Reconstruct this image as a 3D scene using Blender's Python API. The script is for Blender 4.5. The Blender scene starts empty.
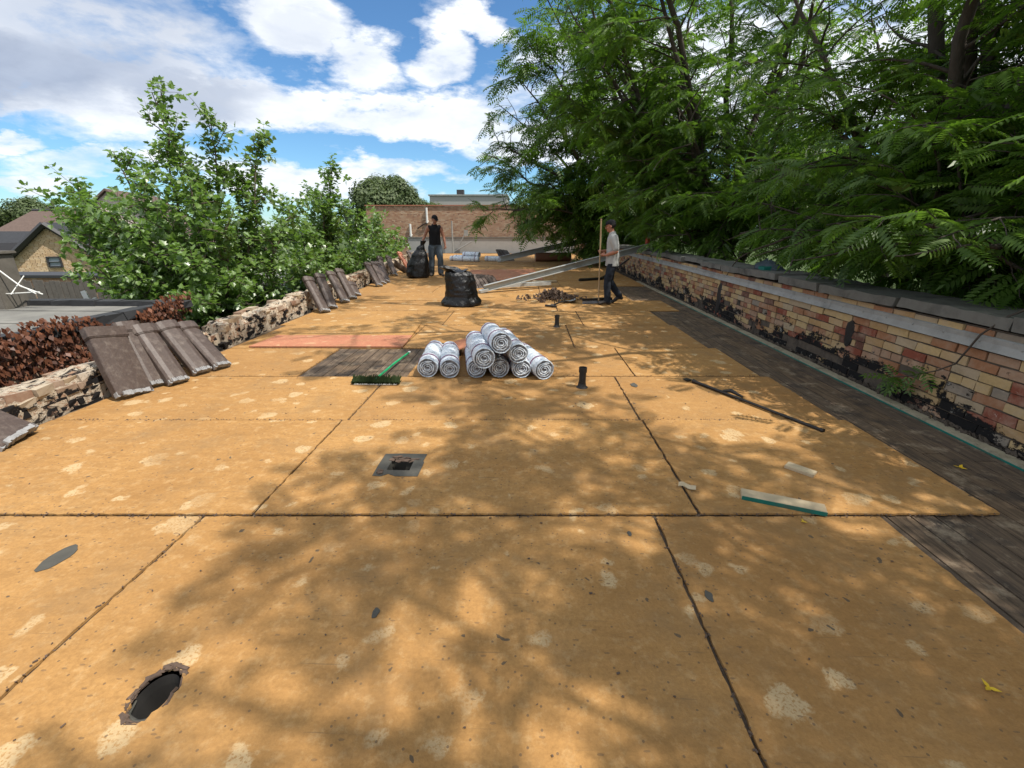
import bpy, bmesh, math, random
import numpy as np
from mathutils import Vector, Matrix, Quaternion, noise
from mathutils.geometry import tessellate_polygon
R = math.radians
rng = np.random.default_rng(7)
random.seed(7)
scene = bpy.context.scene
COL = scene.collection

# ------------------------------------------------------------------ objects
def setp(o, label=None, cat=None, group=None, kind=None):
    if label: o['label'] = label
    if cat: o['category'] = cat
    if group: o['group'] = group
    if kind: o['kind'] = kind
    return o

def thing(name, label, cat, loc=(0, 0, 0), rz=0.0, group=None, rot=None):
    o = bpy.data.objects.new(name, None)
    o.empty_display_size = 0.1
    COL.objects.link(o)
    o.location = loc
    o.rotation_euler = rot if rot else (0, 0, rz)
    return setp(o, label, cat, group)

def copy_tree(o, parent=None):
    c = o.copy()
    COL.objects.link(c)
    c.parent = parent
    for ch in [x for x in COL.objects if x.parent == o and x != c]:
        copy_tree(ch, c)
    return c

def link(name, me, mat=None, parent=None):
    o = bpy.data.objects.new(name, me)
    COL.objects.link(o)
    if mat: me.materials.append(mat)
    if parent: o.parent = parent
    return o

def smooth(me, ang=None):
    me.polygons.foreach_set('use_smooth', [True] * len(me.polygons))
    if ang: 
        try: me.set_sharp_from_angle(angle=R(ang))
        except Exception: pass
    me.update()

def np_mesh(name, V, faces, attrs=None, sm=False):
    """V (n,3); faces = list of (m,k) int arrays; attrs = {name: per-face float array}"""
    me = bpy.data.meshes.new(name)
    V = np.asarray(V, dtype=np.float32)
    me.vertices.add(len(V)); me.vertices.foreach_set('co', V.ravel())
    loops = np.concatenate([f.ravel() for f in faces]).astype(np.int32)
    counts = np.concatenate([np.full(len(f), f.shape[1]) for f in faces]).astype(np.int32)
    starts = np.concatenate([[0], np.cumsum(counts)[:-1]]).astype(np.int32)
    me.loops.add(len(loops)); me.loops.foreach_set('vertex_index', loops)
    me.polygons.add(len(counts)); me.polygons.foreach_set('loop_start', starts)
    me.polygons.foreach_set('loop_total', counts)
    if sm: me.polygons.foreach_set('use_smooth', np.ones(len(counts), dtype=bool))
    me.update(calc_edges=True)
    if attrs:
        for k, a in attrs.items():
            at = me.attributes.new(k, 'FLOAT', 'FACE')
            at.data.foreach_set('value', np.asarray(a, dtype=np.float32))
    return me

class MB:
    """collects shapes into one mesh, with a per-face random attribute 'rnd'"""
    def __init__(s): s.V = []; s.F = []; s.A = []
    def add(s, vs, fs, a=None):
        b = len(s.V); s.V += [tuple(v) for v in vs]
        s.F += [[b + i for i in f] for f in fs]
        a = random.random() if a is None else a
        s.A += [a] * len(fs)
    def box(s, c, d, rot=None, jit=0.0, a=None):
        x, y, z = d[0] / 2, d[1] / 2, d[2] / 2
        vs = [Vector((i * x, j * y, k * z)) for k in (-1, 1) for j in (-1, 1) for i in (-1, 1)]
        if jit: vs = [v + Vector([random.uniform(-jit, jit) for _ in range(3)]) for v in vs]
        if rot is not None: vs = [rot @ v for v in vs]
        c = Vector(c); vs = [v + c for v in vs]
        s.add(vs, [(0, 2, 3, 1), (4, 5, 7, 6), (0, 1, 5, 4), (2, 6, 7, 3), (0, 4, 6, 2), (1, 3, 7, 5)], a)
    def tube(s, pts, rad, n=8, cap=True, a=None):
        pts = [Vector(p) for p in pts]
        if not hasattr(rad, '__len__'): rad = [rad] * len(pts)
        vs = []; fs = []; ref = None
        for i, p in enumerate(pts):
            t = (pts[min(i + 1, len(pts) - 1)] - pts[max(i - 1, 0)]).normalized()
            if ref is None:
                ref = Vector((0, 0, 1)) if abs(t.z) < .9 else Vector((1, 0, 0))
            u = (ref - t * ref.dot(t)).normalized(); w = t.cross(u); ref = u
            for k in range(n):
                an = 2 * math.pi * k / n
                vs.append(p + (u * math.cos(an) + w * math.sin(an)) * rad[i])
        for i in range(len(pts) - 1):
            for k in range(n):
                k2 = (k + 1) % n
                fs.append((i * n + k, i * n + k2, (i + 1) * n + k2, (i + 1) * n + k))
        if cap:
            fs.append(tuple(range(n - 1, -1, -1)))
            fs.append(tuple((len(pts) - 1) * n + k for k in range(n)))
        s.add(vs, fs, a)
    def lathe(s, prof, n=24, M=None, a=None):
        """prof: (r, z) pairs; axis z; M transforms"""
        vs = []; fs = []
        for r, z in prof:
            for k in range(n):
                an = 2 * math.pi * k / n
                v = Vector((r * math.cos(an), r * math.sin(an), z))
                vs.append(M @ v if M else v)
        for i in range(len(prof) - 1):
            for k in range(n):
                k2 = (k + 1) % n
                fs.append((i * n + k, i * n + k2, (i + 1) * n + k2, (i + 1) * n + k))
        s.add(vs, fs, a)
    def prism(s, poly, z0, z1, M=None, a=None):
        n = len(poly)
        vs = [Vector((p[0], p[1], z0)) for p in poly] + [Vector((p[0], p[1], z1)) for p in poly]
        if M: vs = [M @ v for v in vs]
        fs = [tuple(range(n - 1, -1, -1)), tuple(range(n, 2 * n))]
        fs += [(i, (i + 1) % n, (i + 1) % n + n, i + n) for i in range(n)]
        s.add(vs, fs, a)
    def build(s, name, mat, parent=None, sm=None, bevel=None):
        me = bpy.data.meshes.new(name)
        me.from_pydata(s.V, [], s.F); me.update()
        at = me.attributes.new('rnd', 'FLOAT', 'FACE'); at.data.foreach_set('value', s.A)
        if bevel:
            bm = bmesh.new(); bm.from_mesh(me)
            es = [e for e in bm.edges if e.is_manifold and e.calc_face_angle(0) > .5]
            bmesh.ops.bevel(bm, geom=es, offset=bevel, segments=2, affect='EDGES')
            bm.to_mesh(me); bm.free()
        if sm: smooth(me, sm)
        return link(name, me, mat, parent)

def displace(me, amp, scale, seed=0, axis=None):
    o = Vector((seed * 13.7, seed * 5.1, seed * 2.3))
    for v in me.vertices:
        n = noise.noise_vector(v.co * scale + o)
        v.co += n * amp
    me.update()

# ------------------------------------------------------------------ materials
class NT:
    def __init__(s, mat):
        s.t = mat.node_tree; s.n = s.t.nodes; s.n.clear()
    def __call__(s, typ, ins=None, **kw):
        nd = s.n.new(typ)
        for k, v in kw.items(): setattr(nd, k, v)
        for k, v in (ins or {}).items():
            sock = nd.inputs[k]
            if isinstance(v, bpy.types.NodeSocket): s.t.links.new(v, sock)
            elif isinstance(v, bpy.types.Node): s.t.links.new(v.outputs[0], sock)
            else: sock.default_value = v
        return nd
    def math(s, op, a, b=0.0, c=None, clamp=False):
        d = {0: a, 1: b}
        if c is not None: d[2] = c
        nd = s('ShaderNodeMath', d, operation=op); nd.use_clamp = clamp
        return nd.outputs[0]
    def mix(s, f, a, b, mode='MIX'):
        nd = s.n.new('ShaderNodeMix'); nd.data_type = 'RGBA'; nd.blend_type = mode
        for i, v in ((0, f), (6, a), (7, b)):
            sock = nd.inputs[i]
            if isinstance(v, bpy.types.NodeSocket): s.t.links.new(v, sock)
            elif isinstance(v, tuple): sock.default_value = v if len(v) == 4 else v + (1,)
            else: sock.default_value = v
        return nd.outputs[2]
    def noise(s, vec, scale, detail=4, rough=.55, dist=0.0):
        return s('ShaderNodeTexNoise', {'Vector': vec, 'Scale': scale, 'Detail': detail, 'Roughness': rough, 'Distortion': dist}).outputs[0]
    def ramp(s, f, stops, interp='LINEAR'):
        nd = s('ShaderNodeValToRGB', {0: f}); cr = nd.color_ramp; cr.interpolation = interp
        while len(cr.elements) < len(stops): cr.elements.new(.5)
        for e, (p, c) in zip(cr.elements, stops):
            e.position = p; e.color = c if len(c) == 4 else tuple(c) + (1,)
        return nd.outputs[0]
    def step(s, f, lo, hi):
        nd = s('ShaderNodeMapRange', {0: f, 1: lo, 2: hi, 3: 0.0, 4: 1.0}); nd.clamp = True
        return nd.outputs[0]
    def obj(s, scale=(1, 1, 1), rot=(0, 0, 0)):
        tc = s('ShaderNodeTexCoord')
        return s('ShaderNodeMapping', {0: tc.outputs['Object'], 2: rot, 3: scale}).outputs[0]
    def attr(s, name): return s('ShaderNodeAttribute', attribute_name=name).outputs['Fac']
    def out(s, col, rough=.7, bump=None, bdist=.01, bstr=.5, metal=0.0, spec=.5, extra=None):
        p = s('ShaderNodeBsdfPrincipled', {'Base Color': col if not isinstance(col, tuple) else (col + (1,) if len(col) == 3 else col),
              'Roughness': rough, 'Metallic': metal, 'Specular IOR Level': spec})
        if extra:
            for k, v in extra.items(): p.inputs[k].default_value = v
        if bump is not None:
            b = s('ShaderNodeBump', {'Strength': bstr, 'Distance': bdist, 'Height': bump})
            s.t.links.new(b.outputs[0], p.inputs['Normal'])
        o = s('ShaderNodeOutputMaterial'); s.t.links.new(p.outputs[0], o.inputs[0])
        return p

def M_(name):
    m = bpy.data.materials.new(name); m.use_nodes = True
    return m, NT(m)

def simple(name, col, rough=.6, metal=0.0, var=.25, scale=12, bumpd=.003, spec=.5, dirt=None):
    m, t = M_(name); v = t.obj()
    n = t.noise(v, scale, 5, .65)
    c = t.mix(n, tuple(x * (1 - var) for x in col), tuple(min(1, x * (1 + var)) for x in col))
    if dirt:
        n2 = t.noise(v, scale * .3, 6, .7)
        c = t.mix(t.step(n2, .5, .7), c, dirt)
    t.out(c, rough, n, bumpd, .5, metal, spec)
    return m

# board decking: tan cover board with pale scuffs, stains and streaks
def mat_board(name='cover_board', a=(.36, .185, .058), b=(.50, .278, .095)):
    m, t = M_(name); v = t.obj()
    big = t.noise(v, .9, 4, .6, .4)
    fine = t.noise(v, 60, 5, .7)
    st = t.noise(t.obj((1.6, 5, 1), (0, 0, R(32))), 3.0, 6, .7)
    c = t.mix(t.step(big, .3, .7), a, b)
    c = t.mix(t.math('MULTIPLY', t.step(st, .45, .68), .45), c, tuple(x * .66 for x in a))
    c = t.mix(t.math('MULTIPLY', t.step(fine, .40, .66), .42), c, tuple(x * .55 for x in a))
    mid = t.noise(v, 17, 6, .72)
    c = t.mix(t.math('MULTIPLY', t.step(mid, .52, .68), .35), c, (.66, .46, .23))
    r_ = t.attr('rnd')
    c = t.mix(t.math('MULTIPLY', r_, .45), c, (a[0] * .78, a[1] * .80, a[2] * .95))
    # pale dried adhesive blotches
    wv = t('ShaderNodeVectorMath', {0: v, 1: t('ShaderNodeVectorMath', {0: t('ShaderNodeTexNoise', {'Vector': v, 'Scale': 7.0, 'Detail': 4.0}).outputs[1], 3: .16}, operation='SCALE').outputs[0]}, operation='ADD').outputs[0]
    vo = t('ShaderNodeTexVoronoi', {'Vector': wv, 'Scale': 2.9, 'Randomness': 1.0}, voronoi_dimensions='2D')
    sep = t('ShaderNodeSeparateColor', {0: vo.outputs['Color']})
    rad = t.math('MULTIPLY_ADD', sep.outputs[0], .20, .035)
    blot = t.math('MULTIPLY', t.step(t.math('ADD', t.math('SUBTRACT', rad, vo.outputs['Distance']), t.math('MULTIPLY', t.math('SUBTRACT', t.noise(v, 34, 5, .7), .5), .16)), -.012, .035), t.math('GREATER_THAN', sep.outputs[1], .22))
    speck = t.step(t.noise(v, 90, 3, .6), .38, .5)
    grp = t.step(t.noise(v, .8, 3), .40, .52)
    blot = t.math('MULTIPLY', t.math('MULTIPLY', blot, grp), t.math('MULTIPLY_ADD', speck, .62, .10))
    c = t.mix(blot, c, (.56, .42, .235))
    vo2 = t('ShaderNodeTexVoronoi', {'Vector': wv, 'Scale': 5.1}, voronoi_dimensions='2D')
    s2 = t('ShaderNodeSeparateColor', {0: vo2.outputs['Color']})
    b2 = t.math('MULTIPLY', t.step(t.math('ADD', vo2.outputs['Distance'], t.math('MULTIPLY', t.math('SUBTRACT', t.noise(v, 40, 5, .7), .5), .2)), .20, .12), t.math('GREATER_THAN', s2.outputs[1], .84))
    c = t.mix(t.math('MULTIPLY', b2, t.math('MULTIPLY_ADD', speck, .45, .1)), c, (.56, .42, .235))
    # dark specks, small gouges
    vo3 = t('ShaderNodeTexVoronoi', {'Vector': wv, 'Scale': 13.0}, voronoi_dimensions='2D')
    s3 = t('ShaderNodeSeparateColor', {0: vo3.outputs['Color']})
    dk = t.math('MULTIPLY', t.math('LESS_THAN', vo3.outputs['Distance'], .12), t.math('GREATER_THAN', s3.outputs[0], .965))
    c = t.mix(t.math('MULTIPLY', dk, .8), c, (.06, .055, .045))
    vo4 = t('ShaderNodeTexVoronoi', {'Vector': v, 'Scale': 45.0}, voronoi_dimensions='2D')
    s4 = t('ShaderNodeSeparateColor', {0: vo4.outputs['Color']})
    dk2 = t.math('MULTIPLY', t.math('LESS_THAN', vo4.outputs['Distance'], .2), t.math('GREATER_THAN', s4.outputs[0], .95))
    vo5 = t('ShaderNodeTexVoronoi', {'Vector': t.obj((1, 2.6, 1), (0, 0, R(-38))), 'Scale': 15.0}, voronoi_dimensions='2D')
    s5 = t('ShaderNodeSeparateColor', {0: vo5.outputs['Color']})
    gz = t.math('MULTIPLY', t.math('LESS_THAN', t.math('ADD', vo5.outputs['Distance'], t.math('MULTIPLY', t.noise(v, 80, 3), .18)), .24), t.math('GREATER_THAN', s5.outputs[0], .93))
    c = t.mix(t.math('MULTIPLY', gz, .6), c, (.17, .105, .055))
    c = t.mix(t.math('MULTIPLY', dk2, .7), c, (.12, .08, .05))
    # scratches
    sc = t.noise(t.obj((1.2, 30, 1), (0, 0, R(-35))), 2.6, 3, .5)
    c = t.mix(t.math('MULTIPLY', t.step(sc, .68, .73), .5), c, (.16, .10, .05))
    # grubby areas
    gr = t.noise(v, 2.3, 6, .7)
    c = t.mix(t.math('MULTIPLY', t.step(gr, .50, .70), .5), c, (.24, .15, .07))
    t.out(c, .88, t.math('SUBTRACT', fine, t.math('MULTIPLY', gz, .5)), .0045, .7, 0, .25)
    return m

def mat_rubble():
    m, t = M_('crumbling_mortar'); v = t.obj()
    a = t.noise(t.obj((3, 1, 2.2)), 5.5, 9, .75, .6); b = t.noise(v, 24, 8, .75)
    c = t.mix(t.step(b, .3, .7), (.40, .31, .21), (.70, .62, .50))
    c = t.mix(t.math('MULTIPLY', t.step(t.noise(v, 13, 6, .7), .52, .6), .8), c, (.36, .19, .11))
    c = t.mix(t.step(a, .53, .57), c, (.035, .028, .024))
    n = t.math('ADD', a, b)
    t.out(c, .95, n, .03, 1.0, 0, .15)
    return m

def mat_plank():
    m, t = M_('old_deck_plank')
    tc = t('ShaderNodeTexCoord'); r = t.attr('rnd')
    off = t('ShaderNodeCombineXYZ', {0: t.math('MULTIPLY', r, 9.0), 1: t.math('MULTIPLY', r, 31.0)})
    v0 = t('ShaderNodeVectorMath', {0: tc.outputs['Object'], 1: off.outputs[0]}, operation='ADD').outputs[0]
    v = t('ShaderNodeMapping', {0: v0, 3: (40, 2.2, 1)}).outputs[0]
    g = t.noise(v, 1.0, 6, .65, .6)
    c = t.mix(t.step(g, .3, .7), (.045, .030, .019), (.21, .142, .086))
    c = t.mix(t.math('MULTIPLY', r, .5), c, (.075, .06, .05))
    b = t.noise(tc.outputs['Object'], 3.2, 6, .7)
    c = t.mix(t.math('MULTIPLY', t.step(b, .52, .66), .8), c, (.04, .033, .028))
    b2 = t.noise(tc.outputs['Object'], 5.2, 6, .75)
    c = t.mix(t.math('MULTIPLY', t.step(b2, .54, .68), .65), c, (.36, .28, .19))
    t.out(c, .85, g, .006, .8, 0, .3)
    return m

BRICKS = [(0, (.46, .29, .13)), (.16, (.56, .40, .19)), (.30, (.36, .17, .085)), (.44, (.52, .36, .18)), (.58, (.26, .07, .04)),
          (.68, (.40, .25, .16)), (.80, (.15, .065, .045)), (.88, (.46, .36, .23)), (.95, (.28, .24, .19))]
def mat_brick(name, stops, tar=0.0, tarz=(0, 1), white=0.0, blotch=True, mute=0):
    m, t = M_(name); v = t.obj(); r = t.attr('rnd')
    c = t.ramp(r, stops, 'CONSTANT')
    n = t.noise(v, 28, 6, .7)
    c = t.mix(t.math('MULTIPLY', n, .85), c, t.mix(.6, c, (.06, .04, .03)))
    n3 = t.noise(v, 5, 5, .7)
    c = t.mix(t.math('MULTIPLY', t.step(n3, .45, .7), .5), c, (.42, .33, .24))
    if tar:
        z = t('ShaderNodeSeparateXYZ', {0: t('ShaderNodeTexCoord').outputs['Object']}).outputs[2]
        zz = t.step(z, tarz[1], tarz[0])
        n2 = t.noise(t.obj((1, .55, 1)), 3.4, 8, .72)
        n4 = t.noise(v, 11, 8, .75)
        f = t.math('ADD', t.math('ADD', n2, t.math('MULTIPLY', n4, .36)), t.math('MULTIPLY', zz, tar))
        c = t.mix(t.step(f, .87, .90), c, (.012, .011, .011))
        f2 = t.math('ADD', t.noise(v, 11, 8, .75), t.math('MULTIPLY', zz, .05))
        if white: c = t.mix(t.math('MULTIPLY', t.step(f2, .70 - white * .05, .73), .8), c, (.62, .58, .50))
    t.out(c, .9, n, .004, .8, 0, .2)
    return m

def mat_leaf(name, dark, light, trans=.35, rough=.42, spec=.5, und=None, tcol=None):
    m, t = M_(name); r = t.attr('rnd'); q = t.attr('shade')
    c = t.mix(r, dark, light)
    c = t.mix(t.math('MULTIPLY', t.step(q, .84 if und else .9, .9 if und else 1.0), .8), c, und or tuple(min(1, x * 1.5 + .01) for x in light))
    p = t('ShaderNodeBsdfPrincipled', {'Base Color': c, 'Roughness': rough, 'Specular IOR Level': spec})
    tr = t('ShaderNodeBsdfTranslucent', {'Color': t.mix(.5, c, tcol or (light[0] * 1.6, light[1] * 1.9, light[2] * .7))})
    mx = t('ShaderNodeMixShader', {0: trans, 1: p, 2: tr})
    o = t('ShaderNodeOutputMaterial', {0: mx})
    return m

def mat_bark(name='bark', a=(.035, .028, .022), b=(.11, .09, .075)):
    m, t = M_(name); g = t.noise(t.obj((14, 14, 3)), 1.5, 6, .7)
    t.out(t.mix(g, a, b), .9, g, .02, .8, 0, .2)
    return m

def mat_bag():
    m, t = M_('black_bin_bag'); v = t.obj()
    n = t.noise(v, 9, 5, .6, 1.2)
    w = t.noise(t.obj((1, 1, .35)), 26, 4, .6, 1.5)
    t.out((.006, .006, .0065), .36, t.math('ADD', n, t.math('MULTIPLY', w, .5)), .02, .8, 0, .45)
    return m

def mat_film():
    m, t = M_('white_wrap_film'); v = t.obj()
    n = t.noise(v, 14, 6, .7, .8)
    w = t.noise(t.obj((2, .6, 2)), 16, 5, .7, 1.0)
    c = t.mix(t.step(n, .30, .60), (.46, .55, .66), (.80, .84, .87))
    pr = t.noise(t.obj((1, 3.2, 1)), 13, 3, .6, .2)
    c = t.mix(t.math('MULTIPLY', t.step(pr, .57, .60), .6), c, (.12, .17, .27))
    t.out(c, .38, t.math('ADD', n, w), .022, 1.0, 0, .5)
    return m

MAT = {}
def build_mats():
    M = MAT
    M['board'] = mat_board()
    M['plank'] = mat_plank()
    M['brick'] = mat_brick('parapet_brick', BRICKS, .30, (0, .62), 1.1)
    M['brickL'] = mat_brick('rubble_brick', [(0, (.40, .30, .19)), (.25, (.30, .18, .12)), (.4, (.50, .42, .31)), (.6, (.36, .26, .19)), (.8, (.22, .17, .13)), (.9, (.52, .45, .36))],   .34, (0, .42), .9)
    M['rubble'] = mat_rubble()
    M['mortar'] = simple('mortar', (.44, .37, .28), .95, 0, .35, 22, .012, .2, dirt=(.06, .05, .045))
    M['mortar_dark'] = simple('tarry_mortar', (.10, .08, .062), .95, 0, .5, 14, .01, .2, dirt=(.02, .018, .017))
    M['farbrick'] = mat_brick('orange_common_brick', [(0, (.56, .33, .20)), (.3, (.62, .39, .25)), (.55, (.48, .26, .16)), (.75, (.66, .46, .31)), (.92, (.36, .19, .12))])
    M['housebrick'] = mat_brick('yellow_house_brick', [(0, (.74, .53, .31)), (.3, (.80, .60, .37)), (.55, (.66, .46, .26)), (.8, (.82, .64, .42))])
    M['concrete'] = simple('weathered_coping_concrete', (.15, .145, .13), .92, 0, .35, 9, .008, .25, dirt=(.075, .072, .065))
    M['greyboard'] = simple('grey_render', (.33, .32, .30), .9, 0, .18, 4, .004)
    M['galv'] = simple('galvanised_flashing', (.30, .30, .285), .65, .15, .3, 7, .002, .35, dirt=(.17, .17, .16))
    M['paintmetal'] = simple('grey_painted_metal', (.42, .43, .41), .5, .2, .15, 5, .002, .5, dirt=(.30, .29, .26))
    M['darkmetal'] = simple('dark_steel', (.035, .033, .032), .5, .6, .4, 20)
    M['leadflange'] = simple('grey_lead_sheet', (.070, .066, .054), .9, .0, .35, 18, .004)
    M['pipe'] = simple('black_iron_pipe', (.022, .021, .02), .55, .3, .4, 30, .004)
    M['cot'] = simple('brown_glazed_terracotta', (.072, .050, .040), .5, 0, .5, 45, .006, .45, dirt=(.14, .11, .09))
    M['cot2'] = simple('orange_terracotta', (.36, .13, .07), .6, 0, .3, 16, .004, .5, dirt=(.45, .22, .13))
    M['mortaredge'] = simple('grey_mortar_smear', (.27, .27, .27), .85, 0, .4, 30, .006, .3)
    M['bag'] = mat_bag()
    M['film'] = mat_film()
    M['strap'] = simple('purple_band', (.16, .06, .13), .5)
    M['rollend'] = simple('asphalt_roll_end', (.13, .13, .14), .5, 0, .95, 60, .03, .4, dirt=(.60, .62, .65))
    M['brownroll'] = simple('brown_roll_paper', (.22, .095, .05), .7)
    M['pink'] = mat_board('pink_board', (.44, .17, .09), (.58, .26, .15))
    M['woodpale'] = simple('pale_sawn_wood', (.46, .37, .24), .8, 0, .2, 25, .002, .3, dirt=(.42, .33, .21))
    M['stripwood'] = simple('dirty_strip_wood', (.34, .30, .21), .85, 0, .3, 12, .003, .2, dirt=(.14, .115, .08))
    M['green'] = simple('green_edge_paint', (.008, .14, .11), .6, 0, .3, 9, .001, .3, dirt=(.08, .07, .05))
    M['greenpole'] = simple('green_enamel', (.01, .30, .11), .35, 0, .2)
    M['bristle'] = simple('dark_green_bristles', (.022, .035, .010), .9, 0, .6, 90, .01, .2)
    M['wht'] = simple('white_plastic', (.70, .70, .66), .5, 0, .1)
    M['greybristle'] = simple('grey_bristles', (.30, .30, .31), .8, 0, .4, 60)
    M['poletan'] = simple('bare_wood_handle', (.40, .28, .16), .6, 0, .25)
    M['skin'] = simple('skin', (.33, .15, .095), .5, 0, .15, 20, .001)
    M['skin2'] = simple('tanned_skin', (.36, .15, .09), .5, 0, .15, 20, .001)
    M['hair'] = simple('black_hair', (.012, .010, .009), .6)
    M['shirtgrey'] = simple('light_grey_cotton', (.36, .36, .345), .9, 0, .12, 6, .012, .2)
    M['black'] = simple('black_cotton', (.012, .012, .014), .85, 0, .3, 8, .012, .2)
    M['denim'] = simple('worn_grey_denim', (.075, .095, .115), .9, 0, .35, 7, .014, .2)
    M['denimdark'] = simple('dark_denim', (.018, .022, .030), .9, 0, .4, 7, .014, .2)
    M['boot'] = simple('dark_boot', (.03, .024, .02), .7)
    M['red'] = simple('faded_red_paint', (.40, .05, .025), .55)
    M['purple'] = simple('violet_plastic', (.06, .03, .14), .5)
    M['tarstrap'] = simple('black_tar', (.010, .010, .011), .5, 0, .3, 25, .01)
    M['neighroof'] = simple('grey_rolled_roofing', (.17, .165, .15), .9, 0, .3, 3, .006, .2, dirt=(.26, .25, .22))
    M['neighedge'] = simple('black_roof_edge', (.035, .036, .038), .75, 0, .5, 12, .012, .3)
    M['shingle'] = simple('brown_shingles', (.13, .095, .08), .95, 0, .35, 6, .01, .1)
    M['shingledark'] = simple('charcoal_shingles', (.045, .047, .052), .9, 0, .4, 10, .01, .2)
    M['trimdark'] = simple('dark_trim', (.03, .03, .032), .6)
    M['glass'] = simple('window_glass', (.25, .30, .34), .08, 0, .2, 2, 0)
    M['fence'] = simple('weathered_fence_wood', (.15, .135, .115), .95, 0, .4, 10, .006, .1)
    M['siding'] = simple('pale_siding', (.62, .52, .46), .8, 0, .08, 3)
    M['ground'] = simple('grass_ground', (.06, .085, .03), 1.0, 0, .5, .4, .02, .1)
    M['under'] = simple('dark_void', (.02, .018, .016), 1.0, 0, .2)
    M['debris'] = simple('roof_debris', (.10, .065, .045), .9, 0, .7, 30)
    M['bark'] = mat_bark()
    M['bark2'] = mat_bark('bark_pale', (.07, .055, .04), (.17, .14, .11))
    M['leafR'] = mat_leaf('pinnate_leaf', (.042, .098, .012), (.125, .210, .034), .48, .42)
    M['leafL'] = mat_leaf('maple_leaf', (.060, .125, .020), (.18, .28, .065), .38, .34, .7, und=(.34, .44, .24))
    M['leafFar'] = mat_leaf('far_leaf', (.045, .075, .022), (.10, .135, .045), .25, .6)
    M['leafIvy'] = mat_leaf('russet_ivy_leaf', (.05, .019, .012), (.21, .080, .038), .2, .5, .5, tcol=(.35, .08, .03))
    M['yellow'] = simple('yellow_leaf', (.65, .42, .02), .6)
# ------------------------------------------------------------------ setting: roof
build_mats()
M = MAT
ROWS = [-1.6, -.45, .76, 2.04, 3.31, 4.45, 5.62, 7.08, 8.38, 9.65, 10.95, 12.2, 13.45, 14.7, 15.95, 17.2, 18.45, 19.7, 20.95, 22.2, 23.45, 24.7, 25.95, 27.2, 28.45]
SK = .03
HOLE1 = (-1.245, 1.02); HOLE2 = (-.815, 2.555)
def leftX(y): return -3.86 if y < 5.5 else -3.86 - (y - 5.5) * .075
RIGHT = {-1: 1.96, 0: 1.96, 1: 1.96, 2: 1.963, 3: 2.64, 4: 2.60, 5: 2.52, 6: 2.42, 7: 2.36, 8: 2.95}
def jit_edge(p, q, amp, n):
    out = []
    for i in range(n):
        f = i / n
        a = amp if 0 < i else 0
        d = (q[1] - p[1], -(q[0] - p[0])); L = math.hypot(*d) or 1
        w = a * (random.random() ** 3) * random.choice((0, 1, 1))
        out.append((p[0] + (q[0] - p[0]) * f - d[0] / L * w, p[1] + (q[1] - p[1]) * f - d[1] / L * w))
    return out
def board(mb, x0, x1, y0, y1, dz, holes=()):
    g = .0100
    P = [(x0 + g, y0 + g + x0 * SK), (x1 - g, y0 + g + x1 * SK), (x1 - g, y1 - g + x1 * SK), (x0 + g, y1 - g + x0 * SK)]
    loop = []
    near = y0 < 6
    for i in range(4):
        a, b = P[i], P[(i + 1) % 4]
        n = max(2, int(math.dist(a, b) / (.035 if near else .3)))
        loop += jit_edge(a, b, -.009, n)
    loops = [loop] + [list(h) for h in holes]
    flat = [p for l in loops for p in l]
    tris = tessellate_polygon([[Vector((p[0], p[1], 0)) for p in l] for l in loops])
    n = len(flat)
    vs = [(p[0], p[1], dz) for p in flat] + [(p[0], p[1], dz - .012) for p in flat]
    fs = []
    for tr in tris:
        a, b, c = (Vector((*flat[k], 0)) for k in tr)
        if (b - a).cross(c - a).z < 0: tr = tr[::-1]
        fs.append(tuple(tr))
    o = 0
    for l in loops:
        m = len(l)
        for i in range(m):
            j = (i + 1) % m
            fs.append((o + i, o + i + n, o + j + n, o + j))
        o += m
    mb.add(vs, fs)

h1 = [(HOLE1[0] + (.066 + .010 * math.sin(3 * a) + random.uniform(-.007, .007)) * math.cos(a), HOLE1[1] + (.098 + random.uniform(-.009, .009)) * math.sin(a)) for a in np.linspace(0, 2 * math.pi, 40)[:-1]]
h2 = [(HOLE2[0] + x * .082 + random.uniform(-.004, .004), HOLE2[1] + y * .082 + random.uniform(-.004, .004)) for x, y in
      [(-1, -1), (-.4, -1), (.3, -1), (1, -1), (1, -.2), (1, .4), (1, 1), (.5, 1.12), (.1, .9), (-.4, 1.1), (-1, 1), (-1, .3), (-1.1, -.3)]]
mb = MB()
JO = {0: (-1.75, .72), 1: (-1.6, .8), 2: (-1.75, .72), 3: (-1.49, .97), 4: (-1.45, .955), 5: (-2.42, -1.26), 6: (-1.62, .66), 7: (-1.35, .955), 8: (-1.5, .62)}
for i in range(len(ROWS) - 1):
    y0, y1 = ROWS[i], ROWS[i + 1]
    xr = RIGHT.get(i, 3.28)
    xl = leftX(y0) - .02
    js = JO.get(i, ((-1.5 if i % 2 else -2.3), (.95 if i % 2 else .35)))
    xs = [xl] + list(js) + [xr]
    if xr - js[-1] > 2.5: xs = xs[:-1] + [js[-1] + 2.44, xr]
    if i == 1 or i == 0: pass
    for k in range(len(xs) - 1):
        a, b = xs[k], xs[k + 1]
        if i == 5 and k == 1: continue          # the stripped patch showing old planks
        if b - a < .05: continue
        if i in (9, 10): 
            if a > 2.3: continue
            if b > 2.33: b = 2.33
        holes = []
        if i == 2 and k == 1: holes = [h1]
        if i == 3 and k == 1: holes = [h2]
        board(mb, a, b, y0, y1, random.uniform(-.002, .002) + (.007 if i == 3 else 0), holes)
mb.build('floor_boards', M['board']).update_tag()
setp(bpy.data.objects['floor_boards'], kind='structure')

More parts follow.
